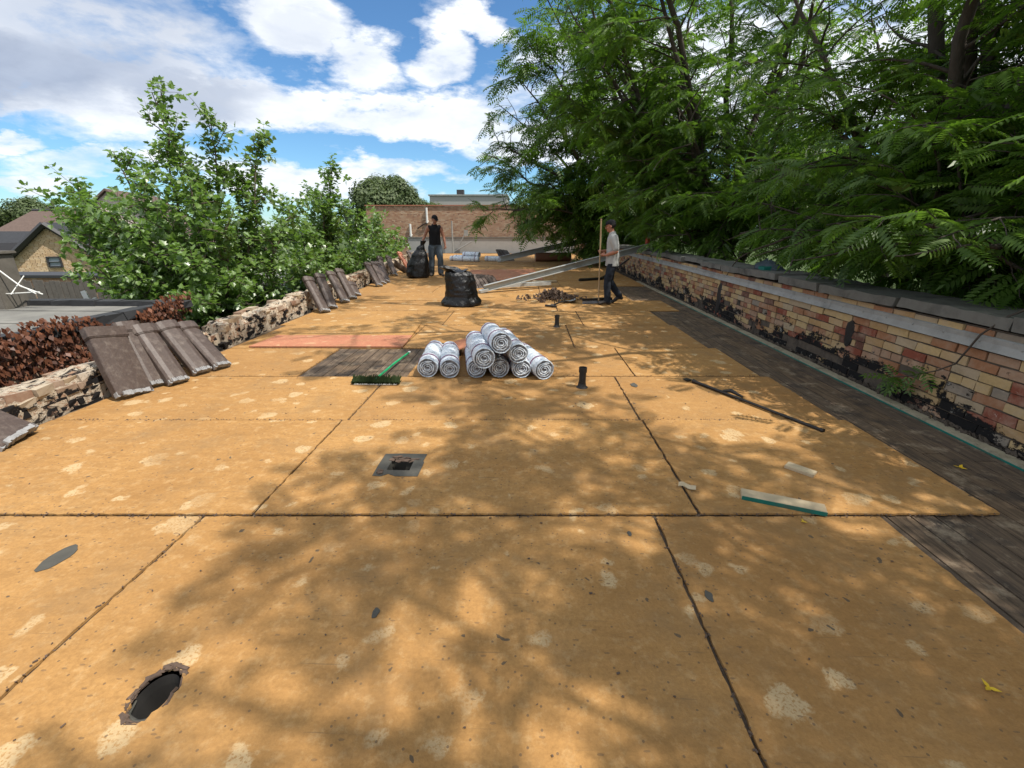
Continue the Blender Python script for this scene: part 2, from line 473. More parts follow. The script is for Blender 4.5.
# old plank deck below
mb = MB()
x = -4.0; hole_boxes = [(HOLE1, .12, .16), (HOLE2, .14, .14)]
while x < 3.42:
    w = .135
    y = -1.8 + random.uniform(-1.5, 0)
    while y < 28.6:
        L = random.uniform(2.4, 4.2)
        segs = [(y, min(y + L, 28.6))]
        for (hx, hy), hw, hh in hole_boxes:
            if x - w / 2 < hx + hw * .6 and x + w / 2 > hx - hw * .6:
                ns = []
                for a, b in segs:
                    if a < hy + hh and b > hy - hh:
                        if a < hy - hh: ns.append((a, hy - hh))
                        if b > hy + hh: ns.append((hy + hh, b))
                    else: ns.append((a, b))
                segs = ns
        for a, b in segs:
            if b - a > .02:
                mb.box((x, (a + b) / 2, -.029 + random.uniform(-.0015, .0015)), (w - random.uniform(.004, .012), b - a - .006, .028))
        y += L
    x += w
setp(mb.build('old_plank_deck', M['plank']), kind='structure')
mb = MB()
mb.box((-.45, 13.2, -2.3), (8.4, 33, 3.4)); mb.box((3.62, 13.2, -.36), (.46, 33, .5)); mb.box((-4.28, 13.2, -.34), (.6, 33, .48)); mb.box((-.45, 29.2, -.3), (8.2, .8, .5))
mb.box((-.45, -2.9, -.3), (8.2, 1.6, .5))
setp(mb.build('building_body', M['under']), kind='structure')
mb = MB()
mb.box((0, 0, -4.5), (3000, 3000, .5))
setp(mb.build('ground', M['ground']), kind='structure')

# ---- openings in the roof
t = thing('drain_pipe_opening', 'jagged dark round hole broken through the front tan board with a grey pipe rim', 'hole', (HOLE1[0], HOLE1[1], 0))
mb = MB()
mb.tube([Vector(((.060 + .004 * math.sin(5 * a)) * math.cos(a), (.084 + .004 * math.sin(4 * a)) * math.sin(a), -.016 + .004 * math.sin(3 * a))) for a in np.linspace(3.3, 6.0, 22)], [.003 + .006 * math.sin(math.pi * k / 21) for k in range(22)], 6)
o = mb.build('pipe_rim', M['leadflange'], t, 60)
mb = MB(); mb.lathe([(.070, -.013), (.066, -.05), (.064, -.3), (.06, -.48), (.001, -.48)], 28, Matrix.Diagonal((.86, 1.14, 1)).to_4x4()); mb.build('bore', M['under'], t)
mb = MB()
for k in range(60):
    a = random.uniform(-.4, 5.0) if k % 3 == 0 else random.uniform(.9, 4.2); r = random.uniform(.90, 1.08)
    p = Vector((.068 * r * math.cos(a), .10 * r * math.sin(a), random.uniform(-.006, .004)))
    q = Quaternion((0, 0, 1), a + 1.57 + random.uniform(-.4, .4)) @ Quaternion((1, 0, 0), random.uniform(-.5, .5))
    mb.box(p, (random.uniform(.015, .045), random.uniform(.005, .014), .004), q.to_matrix(), .003)
mb.build('torn_felt', M['debris'], t)
t = thing('vent_opening', 'square dark opening with flat grey sheet metal collar in the middle board', 'hole', (HOLE2[0], HOLE2[1], .007))
mb = MB()
out = [(-.145, -.145), (-.09, -.15), (-.05, -.12), (0, -.147), (.145, -.145), (.148, .03), (.139, .05), (.145, .145), (-.02, .148), (-.145, .140), (-.148, -.03)]
inn = [(-.075, -.075), (.075, -.075), (.075, .075), (-.075, .075)]
flat = out + inn
tr = tessellate_polygon([[Vector((*p, 0)) for p in out], [Vector((*p, 0)) for p in inn]])
mb.add([(p[0], p[1], .003) for p in flat] + [(p[0], p[1], .0005) for p in flat], [tuple(q) for q in tr] + [(i, (i + 1) % 11, (i + 1) % 11 + 15, i + 15) for i in range(11)])
for sx, sy, dx, dy in ((-.0755, 0, .002, .151), (.0755, 0, .002, .151), (0, .0755, .149, .002), (0, -.0755, .149, .002)):
    mb.box((sx, sy, -.055), (dx, dy, .114))
mb.build('collar', M['leadflange'], t)
mb = MB()
for k in range(16):
    p = Vector((random.uniform(-.08, .08), random.uniform(.045, .10), random.uniform(0, .010)))
    mb.box(p, (random.uniform(.02, .06), random.uniform(.01, .02), .006), Quaternion((0, 0, 1), random.uniform(-.6, .6)).to_matrix(), .004)
mb.build('splintered_rim', M['debris'], t); mb = MB()
for k in range(5):
    mb.box((-.10 + random.uniform(-.03, .02), -.10 + random.uniform(-.03, .02), .007), (.03, .02, .006), Quaternion((0, 0, 1), random.uniform(0, 3)).to_matrix(), .004)
mb.build('loose_crumbs', M['debris'], t)
for (x, y, h, lab) in ((.572, 4.13, .205, 'short black vent pipe standing in front of the right end of the white roll stack'), (.508, 6.95, .19, 'short black vent pipe farther back beside the shovel and debris pile')):
    t = thing('vent_pipe', lab, 'vent pipe', (x, y, 0), group='short black vent pipes')
    mb = MB(); mb.lathe([(.034, -.02), (.034, h * .75), (.040, h * .76), (.040, h), (.033, h), (.030, h - .08)], 20)
    mb.build('pipe', M['pipe'], t, 40)
    mb = MB(); mb.lathe([(.058, .001), (.054, .004), (.040, .012), (.036, .05)], 20)
    displace(mb.build('flashing', M['pipe'], t, 60).data, .006, 30, 3)

# bits of tar, crumbs along the seams
mb = MB()
for k in range(5200):
    i = random.choices(range(2, 16), weights=[6, 6, 5, 4, 3, 3, 2, 2, 2, 1, 1, 1, 1, 1])[0]
    if random.random() < .75:
        x = random.uniform(-3.8, RIGHT.get(i, 3.2)); y = ROWS[i] + SK * x + random.gauss(0, .012)
    elif random.random() < .5:
        x = random.choice(JO.get(i, (-1.5, .9))) + random.gauss(0, .012); y = random.uniform(ROWS[i], ROWS[i + 1])
    else:
        x = random.uniform(-3.8, 2); y = random.uniform(.8, 9)
    s = random.uniform(.0022, .0062)
    if math.hypot(x - HOLE1[0], y - HOLE1[1]) < .13: continue
    mb.box((x, y, s * .3 + .004), (s * random.uniform(1, 2.4), s, s * .5), Quaternion((0, 0, 1), random.uniform(0, 3)).to_matrix(), s * .25)
setp(mb.build('seam_crumbs', M['debris']), 'dark tar crumbs and grit scattered along the board seams', 'debris', kind='stuff')
mb = MB()
for (x, y, r, s) in ((-2.22, 1.645, .085, 1), (.80, 1.50, .030, 2), (-.60, 1.37, .026, 3), (.55, 1.9, .02, 7), (.4, 2.6, .03, 9), (1.1, 4.2, .06, 10)):
    pts = []
    for k in range(18):
        a = k * math.pi / 9
        rr = r * (1 + .35 * noise.noise(Vector((math.cos(a) * 1.2 + s * 7, math.sin(a) * 1.2, s))))
        pts.append((x + rr * math.cos(a) * .55, y + rr * math.sin(a)))
    mb.prism(pts, .002, .0045)
setp(mb.build('tar_patches', M['leadflange']), 'flat grey patches of old tar stuck to the tan boards', 'tar patch', kind='stuff')

# white nailing strip with green edge along the right wall
t = thing('edge_strip', 'long pale wooden strip with teal edge along the foot of the right brick wall', 'timber strip', (3.285, 0, -.014))
mb = MB()
y = 1.2
while y < 11.6:
    L = 2.44; mb.box((0.035 , y + L / 2, .014), (.080, L - .006, .026), Quaternion((0, 0, 1), random.uniform(-.002, .002)).to_matrix()); y += L
mb.build('strip', M['stripwood'], t)
mb = MB(); mb.box((-.0075, 6.1, .005), (.006, 9.6, .012)); mb.build('painted_edge', M['green'], t)

# ------------------------------------------------------------------ brick walls
def brick_wall(axis, L, z0, z1, bl=.205, bh=.066, mj=.010, thick=.10, jit=.003, skip=None, drop=0.0):
    """bricks on a wall running along +y (face towards -x) or +x (face towards -y)"""
    mb = MB(); z = z0; row = 0
    while z + bh * .5 < z1:
        h = min(bh, z1 - z)
        y = -(bl / 2 if row % 2 else 0)
        hd = row % 6 == 5
        b = bl / 2 if hd else bl
        while y < L:
            y0, y1 = max(y, 0), min(y + b - mj, L)
            if y1 - y0 > .02 and not (skip and skip((y0 + y1) / 2, z)) and random.random() >= drop:
                d = random.uniform(-jit, jit)
                c = (thick / 2 + d, (y0 + y1) / 2, z + h / 2 - mj / 2); s = (thick, y1 - y0, h - mj)
                if axis == 'x': c = (c[1], c[0], c[2]); s = (s[1], s[0], s[2])
                mb.box(c, s, None, .0045 if axis == 'y' else 0)
            y += b
        z += bh; row += 1
    return mb

# right parapet
WX = 3.40; Y0 = -1.0; Y1 = 29.0
t = thing('brick_parapet', 'long low multicoloured brick parapet with black tar smears, right of the roof', 'parapet wall', (WX, Y0, 0))
brick_wall('y', Y1 - Y0, -.05, .80, bl=.235, bh=.077, mj=.011, jit=.007, drop=.015, skip=lambda y, z: z < .16 and noise.noise(Vector((y * 2.2, z * 3, 0))) > .2).build('brick_face', M['brick'], t)
mb = MB(); mb.box((.24, (Y1 - Y0) / 2, .365), (.455, Y1 - Y0, .86)); mb.build('mortar_core', M['mortar_dark'], t)
mb = MB()
prof = [(-.012, .64), (-.030, .645), (-.024, .66), (-.014, .70), (-.016, .735), (-.004, .742), (.01, .742), (.01, .64)]
for k in range(10):
    a, b = k * 3.0, k * 3.0 + 2.996
    dz = random.uniform(-.004, .004)
    n = len(prof)
    vs = [(p[0], a, p[1] + dz) for p in prof] + [(p[0], b, p[1] + dz) for p in prof]
    mb.add(vs, [tuple(range(n)), tuple(range(2 * n - 1, n - 1, -1))] + [(i, i + n, (i + 1) % n + n, (i + 1) % n) for i in range(n)])
y = .1
while y < 29: mb.lathe([(.009, 0), (.006, .005), (0, .006)], 8, Matrix.Translation((-.016, y, .70)) @ Matrix.Rotation(-math.pi / 2, 4, 'Y')); y += .3
mb.build('metal_flashing', M['galv'], t)
mb = MB(); y = 0
while y < 29.5:
    L = random.uniform(.85, 1.15)
    q = Quaternion((0, 0, 1), random.uniform(-.03, .03)) @ Quaternion((0, 1, 0), random.uniform(-.05, .05)) @ Quaternion((1, 0, 0), random.uniform(-.012, .012))
    mb.box((.255 + random.uniform(-.035, .035), y + L / 2, .855 + random.uniform(-.012, .012)), (.58, L - random.uniform(.012, .05), random.uniform(.07, .095)), q.to_matrix(), .006)
    y += L
co = mb.build('coping', M['concrete'], t)
bm = bmesh.new(); bm.from_mesh(co.data)
for _ in range(3):
    bmesh.ops.subdivide_edges(bm, edges=[e for e in bm.edges if e.calc_length() > .11], cuts=1, use_grid_fill=True)
for v in bm.verts:
    n = noise.noise_vector(v.co * 9); n2 = noise.noise_vector(v.co * 23)
    v.co += n * .014 + n2 * .006
bm.to_mesh(co.data); bm.free(); smooth(co.data, 35)
# tar runs on the face
for (y, za, zb, w) in ((4.62 + 1, .30, .60, .06), (7.9 + 1, .02, .62, .07)):
    mb = MB(); pts = []
    n = 14
    for k in range(n):
        a = 2 * math.pi * k / n
        pts.append(((za + zb) / 2 + (zb - za) / 2 * math.cos(a) * (1 + random.uniform(-.15, .12)), w * math.sin(a) * (1 + random.uniform(-.3, .3))))
    mb.add([(-.012, y + p[1], p[0]) for p in pts] + [(.004, y + p[1] * 1.2, p[0]) for p in pts], [tuple(range(n)), *[(i, i + n, (i + 1) % n + n, (i + 1) % n) for i in range(n)]])
    mb.build('tar_smear', M['tarstrap'], t)
# grit heap along the foot of the wall
mb = MB()
for k in range(2200):
    y = Y0 + 1.5 + random.random() ** 1.6 * 20; x = 3.385 + random.gauss(0, .014)
    s = random.uniform(.006, .03)
    mb.box((min(x, 3.395), y, random.uniform(-.01, .03)), (s, s * 1.6, s * .6), Quaternion((random.random(), random.random(), random.random()), 1).normalized().to_matrix(), s * .3)
setp(mb.build('wall_foot_rubble', M['mortar_dark']), 'crumbled brick and tar grit along the foot of the right parapet', 'rubble', kind='stuff')

# left low broken walls
def low_wall(name, label, xy0, xy1, h0, h1, seed, depth=.27):
    a = Vector((*xy0, 0)); b = Vector((*xy1, 0)); L = (b - a).length; d = (b - a).normalized()
    t = thing(name, label, 'wall', (a.x, a.y, 0), math.atan2(d.y, d.x) - math.pi / 2)
    # local +y along wall, local -x is the back; face looks to +x
    mb = MB(); z = -.05; row = 0
    while z < .62:
        y = -(.1 if row % 2 else 0)
        for side in (0, 1):
            y = -(.1 if row % 2 else 0)
            while y < L:
                b_ = random.uniform(.10, .21)
                top = h0 + (h1 - h0) * y / L + .07 * noise.noise(Vector((y * 1.7, seed, side))) + .03 * noise.noise(Vector((y * 6, seed, 3)))
                if z + .04 < top and random.random() > .04:
                    q = Quaternion((0, 0, 1), random.uniform(-.05, .05)) @ Quaternion((0, 1, 0), random.uniform(-.05, .05))
                    c = (-.055 - (depth - .11) * side + random.uniform(-.022, .016), y + b_ / 2, z + .032)
                    mb.box(c, (.11, b_ - .008, .060), q.to_matrix(), .014)
                y += b_
        z += .065; row += 1
    mb.build('bricks', M['brickL'], t, bevel=None)
    # lumpy mortar core and top
    nx, ny = 7, max(8, int(L / .045)); V = []; F = []
    for j in range(ny + 1):
        y = L * j / ny
        top = h0 + (h1 - h0) * y / L + .06 * noise.noise(Vector((y * 1.7, seed, 0))) - .012
        sec = [(.006, -.05), (.004, top * .35), (.002, top * .7), (-.03, top), (-depth * .5, top + .022), (-depth + .03, top), (-depth + .012, -.05)]
        for k, (sx, sz) in enumerate(sec):
            n = noise.noise_vector(Vector((sx * 9 + seed, y * 9, sz * 9))); n2 = noise.noise_vector(Vector((sx * 30 + seed, y * 30, sz * 30)))
            V.append((sx + n.x * .022 + n2.x * .008, y, sz + (n.z * .035 + n2.z * .012 if sz > 0 else 0)))
    for j in range(ny):
        for k in range(6):
            F.append((j * 7 + k, (j + 1) * 7 + k, (j + 1) * 7 + k + 1, j * 7 + k + 1))
    F.append(tuple(range(7))); F.append(tuple(ny * 7 + k for k in range(6, -1, -1)))
    m2 = MB(); m2.add(V, F, .5); m2.build('mortar', M['rubble'], t)
    return t
low_wall('broken_wall', 'low crumbling brick wall stub on the near left, below the russet ivy', (-3.93, .3), (-3.93, 5.25), .27, .30, 1)
low_wall('broken_wall', 'long low broken brick wall with pale mortar top running back below the green trees', (-3.93, 5.55), (-5.35, 24.5), .30, .42, 5)
t = thing('hollow_block', 'small beige hollow clay block in the gap between the two low walls', 'clay block', (-4.08, 5.41, 0), .1)
mb = MB()
for dx, dy, sx, sy in ((-.08, 0, .02, .2), (.08, 0, .02, .2), (0, .09, .14, .02), (0, -.09, .14, .02)): mb.box((dx, dy, .10), (sx, sy, .2))
mb.build('block', M['mortar'], t)

# far end: grey upstand and brick building
mb = MB(); mb.box((0, 0, .45), (10.4, .25, .9)); 
t = thing('end_parapet', 'low grey rendered parapet closing the far end of the roof', 'parapet wall', (-2.2, 29.0, 0)); mb.build('wall', M['greyboard'], t)
mb = MB(); mb.box((0, 0, .93), (10.5, .34, .05)); mb.build('coping', M['concrete'], t)
t = thing('brick_building', 'wide orange brick building wall standing beyond the far end of the roof', 'building', (-10.6, 31, 0))
brick_wall('x', 16, -1.0, 2.86, bl=.21, bh=.07, mj=.012, jit=.002).build('brick_front', M['farbrick'], t)
mb = MB(); mb.box((8, 4.03, -.6), (15.98, 8, 6.88)); mb.build('mortar_core', M['greyboard'], t)
mb = MB(); mb.box((8, .1, 2.89), (16.1, .34, .06)); mb.build('coping', M['cot2'], t)
for (x, z0, z1, lab) in ((-7.70, .95, 1.75, 'white plastic vent pipe, left one on the far orange brick wall'), (-6.55, 1.80, 2.75, 'white plastic vent pipe, higher right one on the far orange brick wall')):
    t = thing('wall_vent_pipe', lab, 'pipe', (x, 30.9, 0), group='white pipes on the far brick wall')
    mb = MB(); mb.tube([(0, 0, z0), (0, 0, z1)], .07, 10); mb.tube([(0, .12, z0 + .1), (0, -.02, z0 + .1)], .09, 10); mb.build('pipe', M['wht'], t, 40)
    mb = MB(); mb.tube([(-.7, .05, z0 - .35), (-.3, -.02, z0 - .1), (0, -.03, z0)], .035, 8); mb.build('branch_line', M['darkmetal'], t, 40)
t = thing('antenna_frame', 'thin grey pole with small cross frame against the far orange brick wall', 'antenna', (-4.55, 28.6, 0))
mb = MB(); mb.tube([(0, 0, 0), (0, 0, 1.9)], .045, 8); mb.build('pole', M['galv'], t)
mb = MB(); mb.tube([(.35, 0, .35), (.8, 0, 1.2)], .03); mb.tube([(.1, 0, .1), (1.2, 0, .7)], .03); mb.box((.85, 0, 1.2), (.25, .05, .35)); mb.build('cross_frame', M['galv'], t)
# ------------------------------------------------------------------ coping tiles
def tile_mesh_parts(w, L, dark=True):
    h = w / 2
    prof = [(-h, -.075), (-h, -.012), (-h * .82, .004), (-h * .45, .018), (h * .45, .018), (h * .82, .004), (h, -.012), (h, -.075)] if w < .3 else \
           [(-h, -.085), (-h, -.010), (-h * .93, .002), (-h * .3, .007), (h * .3, .007), (h * .93, .002), (h, -.010), (h, -.085)]
    def shell(y0, y1, grow, th=.016):
        o = [(p[0] * (1 + grow / h), p[1] + grow) for p in prof]
        i = [(p[0] * (1 - th / h * 1.0), p[1] - th if 0 < k < 7 else p[1]) for k, p in enumerate(prof)]
        ring = o + i[::-1]; n = len(ring)
        return [(p[0], y0, p[1]) for p in ring] + [(p[0], y1, p[1]) for p in ring], [tuple(range(n))[::-1], tuple(range(n, 2 * n))] + [(k, (k + 1) % n, (k + 1) % n + n, k + n) for k in range(n)]
    body = MB(); body.add(*shell(0, L, 0))
    col = MB(); vs, fs = shell(L - .085, L + .012, .014, .012); col.add(vs, fs)
    vs, fs = shell(L - .095, L - .083, .008, .01); col.add(vs, fs)
    mo = MB()
    for k in range(16):
        x = -h + (k + .5) * w / 16
        mo.box((x, .010 + random.uniform(-.003, .003), -.03 if abs(x) > h * .8 else -.006), (w / 15, .034 + random.uniform(-.008, .012), .050), None, .003)
    return body, col, mo
def make_tile(w, L, mat):
    t = thing('coping_tile', 'tile', 'clay tile')
    b, c, m = tile_mesh_parts(w, L)
    b.build('body', mat, t, bevel=.004); c.build('collar', mat, t, bevel=.003); m.build('mortar_edge', M['mortaredge'], t)
    return t
tile_n = make_tile(.195, .66, M['cot']); tile_w = make_tile(.31, .66, M['cot']); tile_l = make_tile(.20, .78, M['cot']); tile_o = make_tile(.225, .78, M['cot2'])
used = set()
def put_tile(proto, F, T, label, roll=0.0, group='clay coping tiles leaning on the left wall'):
    o = proto if proto.name not in used else copy_tree(proto)
    used.add(proto.name)
    F = Vector(F); T = Vector(T); y = (T - F).normalized()
    x = Vector((.12 + roll, 1, 0)); x = (x - y * x.dot(y)).normalized(); z = x.cross(y)
    o.matrix_world = Matrix.Translation(F + z * .06 + Vector((0, 0, .012))) @ Matrix((x, y, z)).transposed().to_4x4()
    setp(o, label, 'clay tile', group)
G = 'clay coping tiles leaning on the left wall'
put_tile(tile_w, (-3.68, 3.76, 0), (-3.95, 3.924, .554), 'widest brown clay coping tile with flat face, first of the nearest leaning group', .04)
put_tile(tile_n, (-3.67, 4.02, 0), (-3.99, 4.19, .60), 'brown coping tile mostly hidden behind the widest leaning tile', .2)
put_tile(tile_n, (-3.51, 4.10, 0), (-3.88, 4.263, .50), 'brown ridged coping tile with pale mortar on its foot, just right of the widest tile', .18)
put_tile(tile_n, (-3.49, 4.42, 0), (-3.93, 4.60, .49), 'brown coping tile half covered by its neighbour, third upright in the nearest group', .3)
put_tile(tile_n, (-3.39, 4.60, 0), (-3.90, 4.812, .455), 'brown coping tile with grey mortar lip, rightmost of the nearest group beside the beige block', .06)
put_tile(tile_l, (-3.73, 8.05, 0), (-4.15, 8.42, .56), 'long brown coping tile standing first in the middle group by the low wall', .2)
put_tile(tile_l, (-3.77, 8.48, 0), (-4.15, 8.90, .604), 'long brown coping tile standing second in the middle group by the low wall', .25)
put_tile(tile_l, (-3.80, 9.20, 0), (-4.25, 9.62, .593), 'long brown coping tile standing third in the middle group, its side in deep shadow', .15)
put_tile(tile_l, (-3.82, 9.68, 0), (-4.25, 10.08, .60), 'long brown coping tile standing fourth in the middle group, touching the short broken one', .15)
put_tile(tile_l, (-3.93, 11.9, 0), (-4.40, 12.33, .60), 'slim brown coping tile, nearest of the farther cluster at the low wall', .1)
put_tile(tile_l, (-3.98, 12.4, 0), (-4.45, 12.95, .62), 'slim brown coping tile, second of the farther cluster at the low wall', .1)
put_tile(tile_l, (-4.00, 12.8, 0), (-4.50, 13.40, .62), 'slim brown coping tile with a pale worn face, third of the farther cluster', .1)
put_tile(tile_l, (-4.22, 13.5, 0), (-4.55, 13.95, .68), 'dark coping tile standing in shade behind the farther cluster of tiles', .1)
put_tile(tile_l, (-4.31, 14.75, 0), (-4.70, 15.3, .63), 'single dark coping tile standing just in front of the orange one', .1)
put_tile(tile_o, (-4.44, 17.1, 0), (-4.95, 17.5, .66), 'orange unglazed clay coping tile leaning near the man in black', .1)
put_tile(tile_l, (-4.20, 16.0, 0), (-4.62, 15.2, .48), 'dark coping tile tipped sideways at the foot of the orange tile', .5)
put_tile(tile_l, (-4.55, 18.6, 0), (-5.05, 19.2, .66), 'farthest dark coping tile, partly behind the bin bag the man in black holds', .1)
# short broken tile, and the partial one lying at the left frame edge
t = make_tile(.22, .34, M['cot']); t['group'] = G
used.add('x'); put_tile(t, (-3.90, 10.15, 0), (-4.1, 10.35, .28), 'short broken coping tile stub leaning beside the middle group', .1)
t = make_tile(.31, .62, M['cot'])
put_tile(t, (-3.72, 2.80, 0), (-4.10, 2.70, .30), 'brown coping tile cut off by the left frame edge, leaning on the near wall stub', -.15)

# ------------------------------------------------------------------ membrane rolls in white film
def make_roll(r=.112, L=.80, seed=1):
    t = thing('roofing_roll', 'roll', 'roll')
    mb = MB(); n = 32; V = []; F = []
    ys = [0, .012, .03] + list(np.linspace(.08, L - .06, 16)) + [L - .02, L]
    prof = [(.60, .015), (.80, .004)] 
    rings = [(r * .86, .020), (r * .88, .004), (r * .93, -.002), (r * .985, .010)] + [(r, y) for y in ys[2:-2]] + [(r * .98, L - .012), (r * .86, L + .004), (r * .6, L), (.001, L - .01)]
    for q, (rr, y) in enumerate(rings):
        for k in range(n):
            a = 2 * math.pi * k / n
            w = noise.noise(Vector((math.cos(a) * 2 + seed * 5, math.sin(a) * 2, y * 7))) * .005 + noise.noise(Vector((math.cos(a) * 7 + seed, math.sin(a) * 7, y * 14 + seed))) * .0035
            if q < 4: w = w * 1.3
            R_ = rr + (w if rr > .02 else 0)
            zz = R_ * math.sin(a)
            if zz < -r * .93: zz = -r * .93
            V.append((R_ * math.cos(a), y, zz))
    for q in range(len(rings) - 1):
        for k in range(n):
            k2 = (k + 1) % n
            F.append((q * n + k, (q + 1) * n + k, (q + 1) * n + k2, q * n + k2))
    mb.add(V, F, .5); mb.build('wrapper', M['film'], t, 50)
    mb = MB(); pts = []      # rolled sheet seen in the end
    for k in range(90):
        a = k * .42; rr = r * .86 * (1 - k / 95) * (1 + .10 * noise.noise(Vector((a, seed, 0))))
        pts.append(((rr) * math.cos(a), .012 + .012 * random.random(), rr * math.sin(a) * .92))
    mb.tube(pts, .0055, 5); mb.lathe([(.0, -.010), (r * .4, -.004), (r * .88, -.010)], 20, Matrix.Rotation(math.pi / 2, 4, 'X'))
    mb.build('rolled_sheet', M['rollend'], t)
    mb = MB(); pts = []
    for k in range(46):
        a = k * .44 + seed; rr = r * .80 * (1 - k / 58) * (1 + .22 * noise.noise(Vector((a * .9, seed * 3, 0))))
        pts.append((rr * math.cos(a), -.004 + .010 * random.random(), rr * math.sin(a) * .9))
    mb.tube(pts, [.0035 + .005 * random.random() for _ in pts], 5); mb.build('film_swirl', M['film'], t)
    for yy in (.15, L - .12):
        mb = MB(); mb.lathe([(r + .004, -yy + .011), (r + .007, -yy + .010), (r + .007, -yy - .010), (r + .004, -yy - .011)], 32, Matrix.Rotation(math.pi / 2, 4, 'X'))
        mb.build('band', M['strap'], t, 40)
    return t
rolls = [make_roll(seed=s, r=rr) for s, rr in ((1, .108), (2, .104))]
def put_roll(p, ang, label, k, pitch=0.0, group='white wrapped membrane rolls in the foreground stack', scale=1, roll_=None):
    src = rolls[k % 2]
    o = src if src.name not in used else copy_tree(src)
    used.add(src.name)
    o.location = p; o.rotation_mode = 'XYZ'
    o.rotation_euler = (pitch, 0, ang); o.scale = (scale,) * 3
    setp(o, label, 'roll', group)
D0 = .104
put_roll((-1.02, 4.385, D0), R(5), 'white wrapped roll lying on the deck, leftmost of the stack area', 0)
put_roll((-.782, 4.36, D0), R(9), 'white wrapped roll lying second from left, beside the reddish scrap board', 1)
put_roll((-.50, 4.37, D0), R(9), 'white wrapped roll at bottom left of the pyramid, mostly covered from above', 1)
put_roll((-.262, 4.40, D0), R(12), 'white wrapped roll with dark end in the middle of the bottom layer', 0)
put_roll((-.028, 4.385, D0), R(11), 'white wrapped roll at bottom right of the pyramid with crumpled grey end', 1)
put_roll((.208, 4.35, D0), R(19), 'white wrapped roll lying rightmost, tilted against the pyramid with a purple band', 0)
put_roll((-.395, 4.14, D0 + .180), R(13), 'white wrapped roll in the second layer on the left with dark hollow end', 0)
put_roll((-.060, 4.33, D0 + .180), R(15), 'white wrapped roll in the second layer on the right with pale swirled end', 1)
put_roll((-.232, 4.22, D0 + .315), R(13), 'white wrapped roll crowning the pyramid with a dark open end', 0, R(-4))
for (x, y, z, a, lab) in ((-3.05, 21.6, .11, 70, 'far white roll at the near left of the small heap beyond the pink sheet'), (-2.5, 21.3, .11, 76, 'far white roll in the middle of the small heap near the end wall'),
                          (-3.0, 22.3, .11, 66, 'far white roll at the back left of the small heap'), (-2.5, 21.7, .29, 62, 'far white roll lying across the top of the small heap'), (-1.35, 21.5, .11, 72, 'far white roll lying right of the small heap, beside the far metal beam')):
    put_roll((x + .3, y, z), R(a), lab, 0, 0, 'far white rolls heaped near the end wall', 1.15)

# ------------------------------------------------------------------ loose boards
def plank_thing(name, label, cat, loc, dims, rz, mat, edge=None, tilt=(0, 0), group=None):
    t = thing(name, label, cat, loc, rot=(tilt[0], tilt[1], rz), group=group)
    mb = MB(); mb.box((0, 0, dims[2] / 2), dims, None, min(dims) * .06)
    mb.build('board', mat, t, bevel=.0015)
    if edge:
        mb = MB(); mb.box((0, -dims[1] / 2 - .002, dims[2] / 2), (dims[0] * .995, .004, dims[2] * .96)); mb.build('painted_edge', edge, t)
    return t
plank_thing('wood_offcut', 'small bare pale wood offcut lying alone on the right tan board', 'wood piece', (1.79, 2.552, .008), (.165, .075, .02), R(-47), M['woodpale'])
plank_thing('painted_offcut', 'long pale board offcut with teal green edge lying beside the black seam', 'wood piece', (1.475, 2.185, .008), (.42, .085, .024), R(-21), M['woodpale'], M['green'])
t = thing('felt_scrap', 'small curled tan paper scrap lying on the right seam', 'scrap', (.985, 2.32, .010), R(-20))
mb = MB(); V = []
for i in range(8):
    for j in range(4):
        x = -.05 + i * .014; y = -.014 + j * .009
        V.append((x, y + .01 * math.sin(i * .6), .004 + .012 * math.sin(i * .5 + 1) ** 2 + .004 * j))
mb.add(V + [(v[0], v[1], v[2] + .002) for v in V], [(i * 4 + j, (i + 1) * 4 + j, (i + 1) * 4 + j + 1, i * 4 + j + 1) for i in range(7) for j in range(3)] + [(32 + i * 4 + j, 32 + i * 4 + j + 1, 32 + (i + 1) * 4 + j + 1, 32 + (i + 1) * 4 + j) for i in range(7) for j in range(3)])
mb.build('paper', M['woodpale'], t)
for (x, y, s, lab) in ((1.60, 1.12, .018, 'yellow fallen leaf on the front right board'), (1.50, 2.02, .012, 'tiny yellow leaf by the teal edged offcut'), (2.9, 2.66, .025, 'yellowed leaf cluster lying on the dark planks near the parapet')):
    mb = MB()
    for q in range(3):
        a = q * 2 + x; p = Vector((x + .6 * s * math.cos(a), y + .6 * s * math.sin(a), .010 if x < 2.7 else -.006))
        u = Vector((math.cos(a), math.sin(a), .2)) * s; w = Vector((-math.sin(a), math.cos(a), .1)) * s * .4
        mb.add([p - u, p + w, p + u, p - w], [(0, 1, 2, 3)])
    o = mb.build('fallen_leaf', M['yellow']); setp(o, lab, 'leaf')
    o.modifiers.new('s', 'SOLIDIFY').thickness = .0012
# pink / tan sheet
t = thing('painted_sheet', 'large sheet with salmon pink front half lying flat left of the white rolls', 'board', (0, 0, 0))
def quad_slab(mb, P, z0, z1):
    mb.add([(p[0], p[1], z0) for p in P] + [(p[0], p[1], z1) for p in P], [(3, 2, 1, 0), (4, 5, 6, 7), (0, 1, 5, 4), (1, 2, 6, 5), (2, 3, 7, 6), (3, 0, 4, 7)])
mb = MB(); quad_slab(mb, [(-3.64, 5.53), (-1.61, 5.58), (-1.64, 6.22), (-3.60, 6.17)], .004, .022); mb.build('pink_face', M['pink'], t)
mb = MB(); quad_slab(mb, [(-3.60, 6.172), (-1.64, 6.222), (-1.70, 7.02), (-3.68, 6.93)], .004, .021); mb.build('bare_face', M['woodtan'] if 'woodtan' in M else M['board'], t)
t = thing('pink_sheet', 'faded pink sheet lying flat behind the leaning shingles and metal beam', 'board', (0, 0, 0))
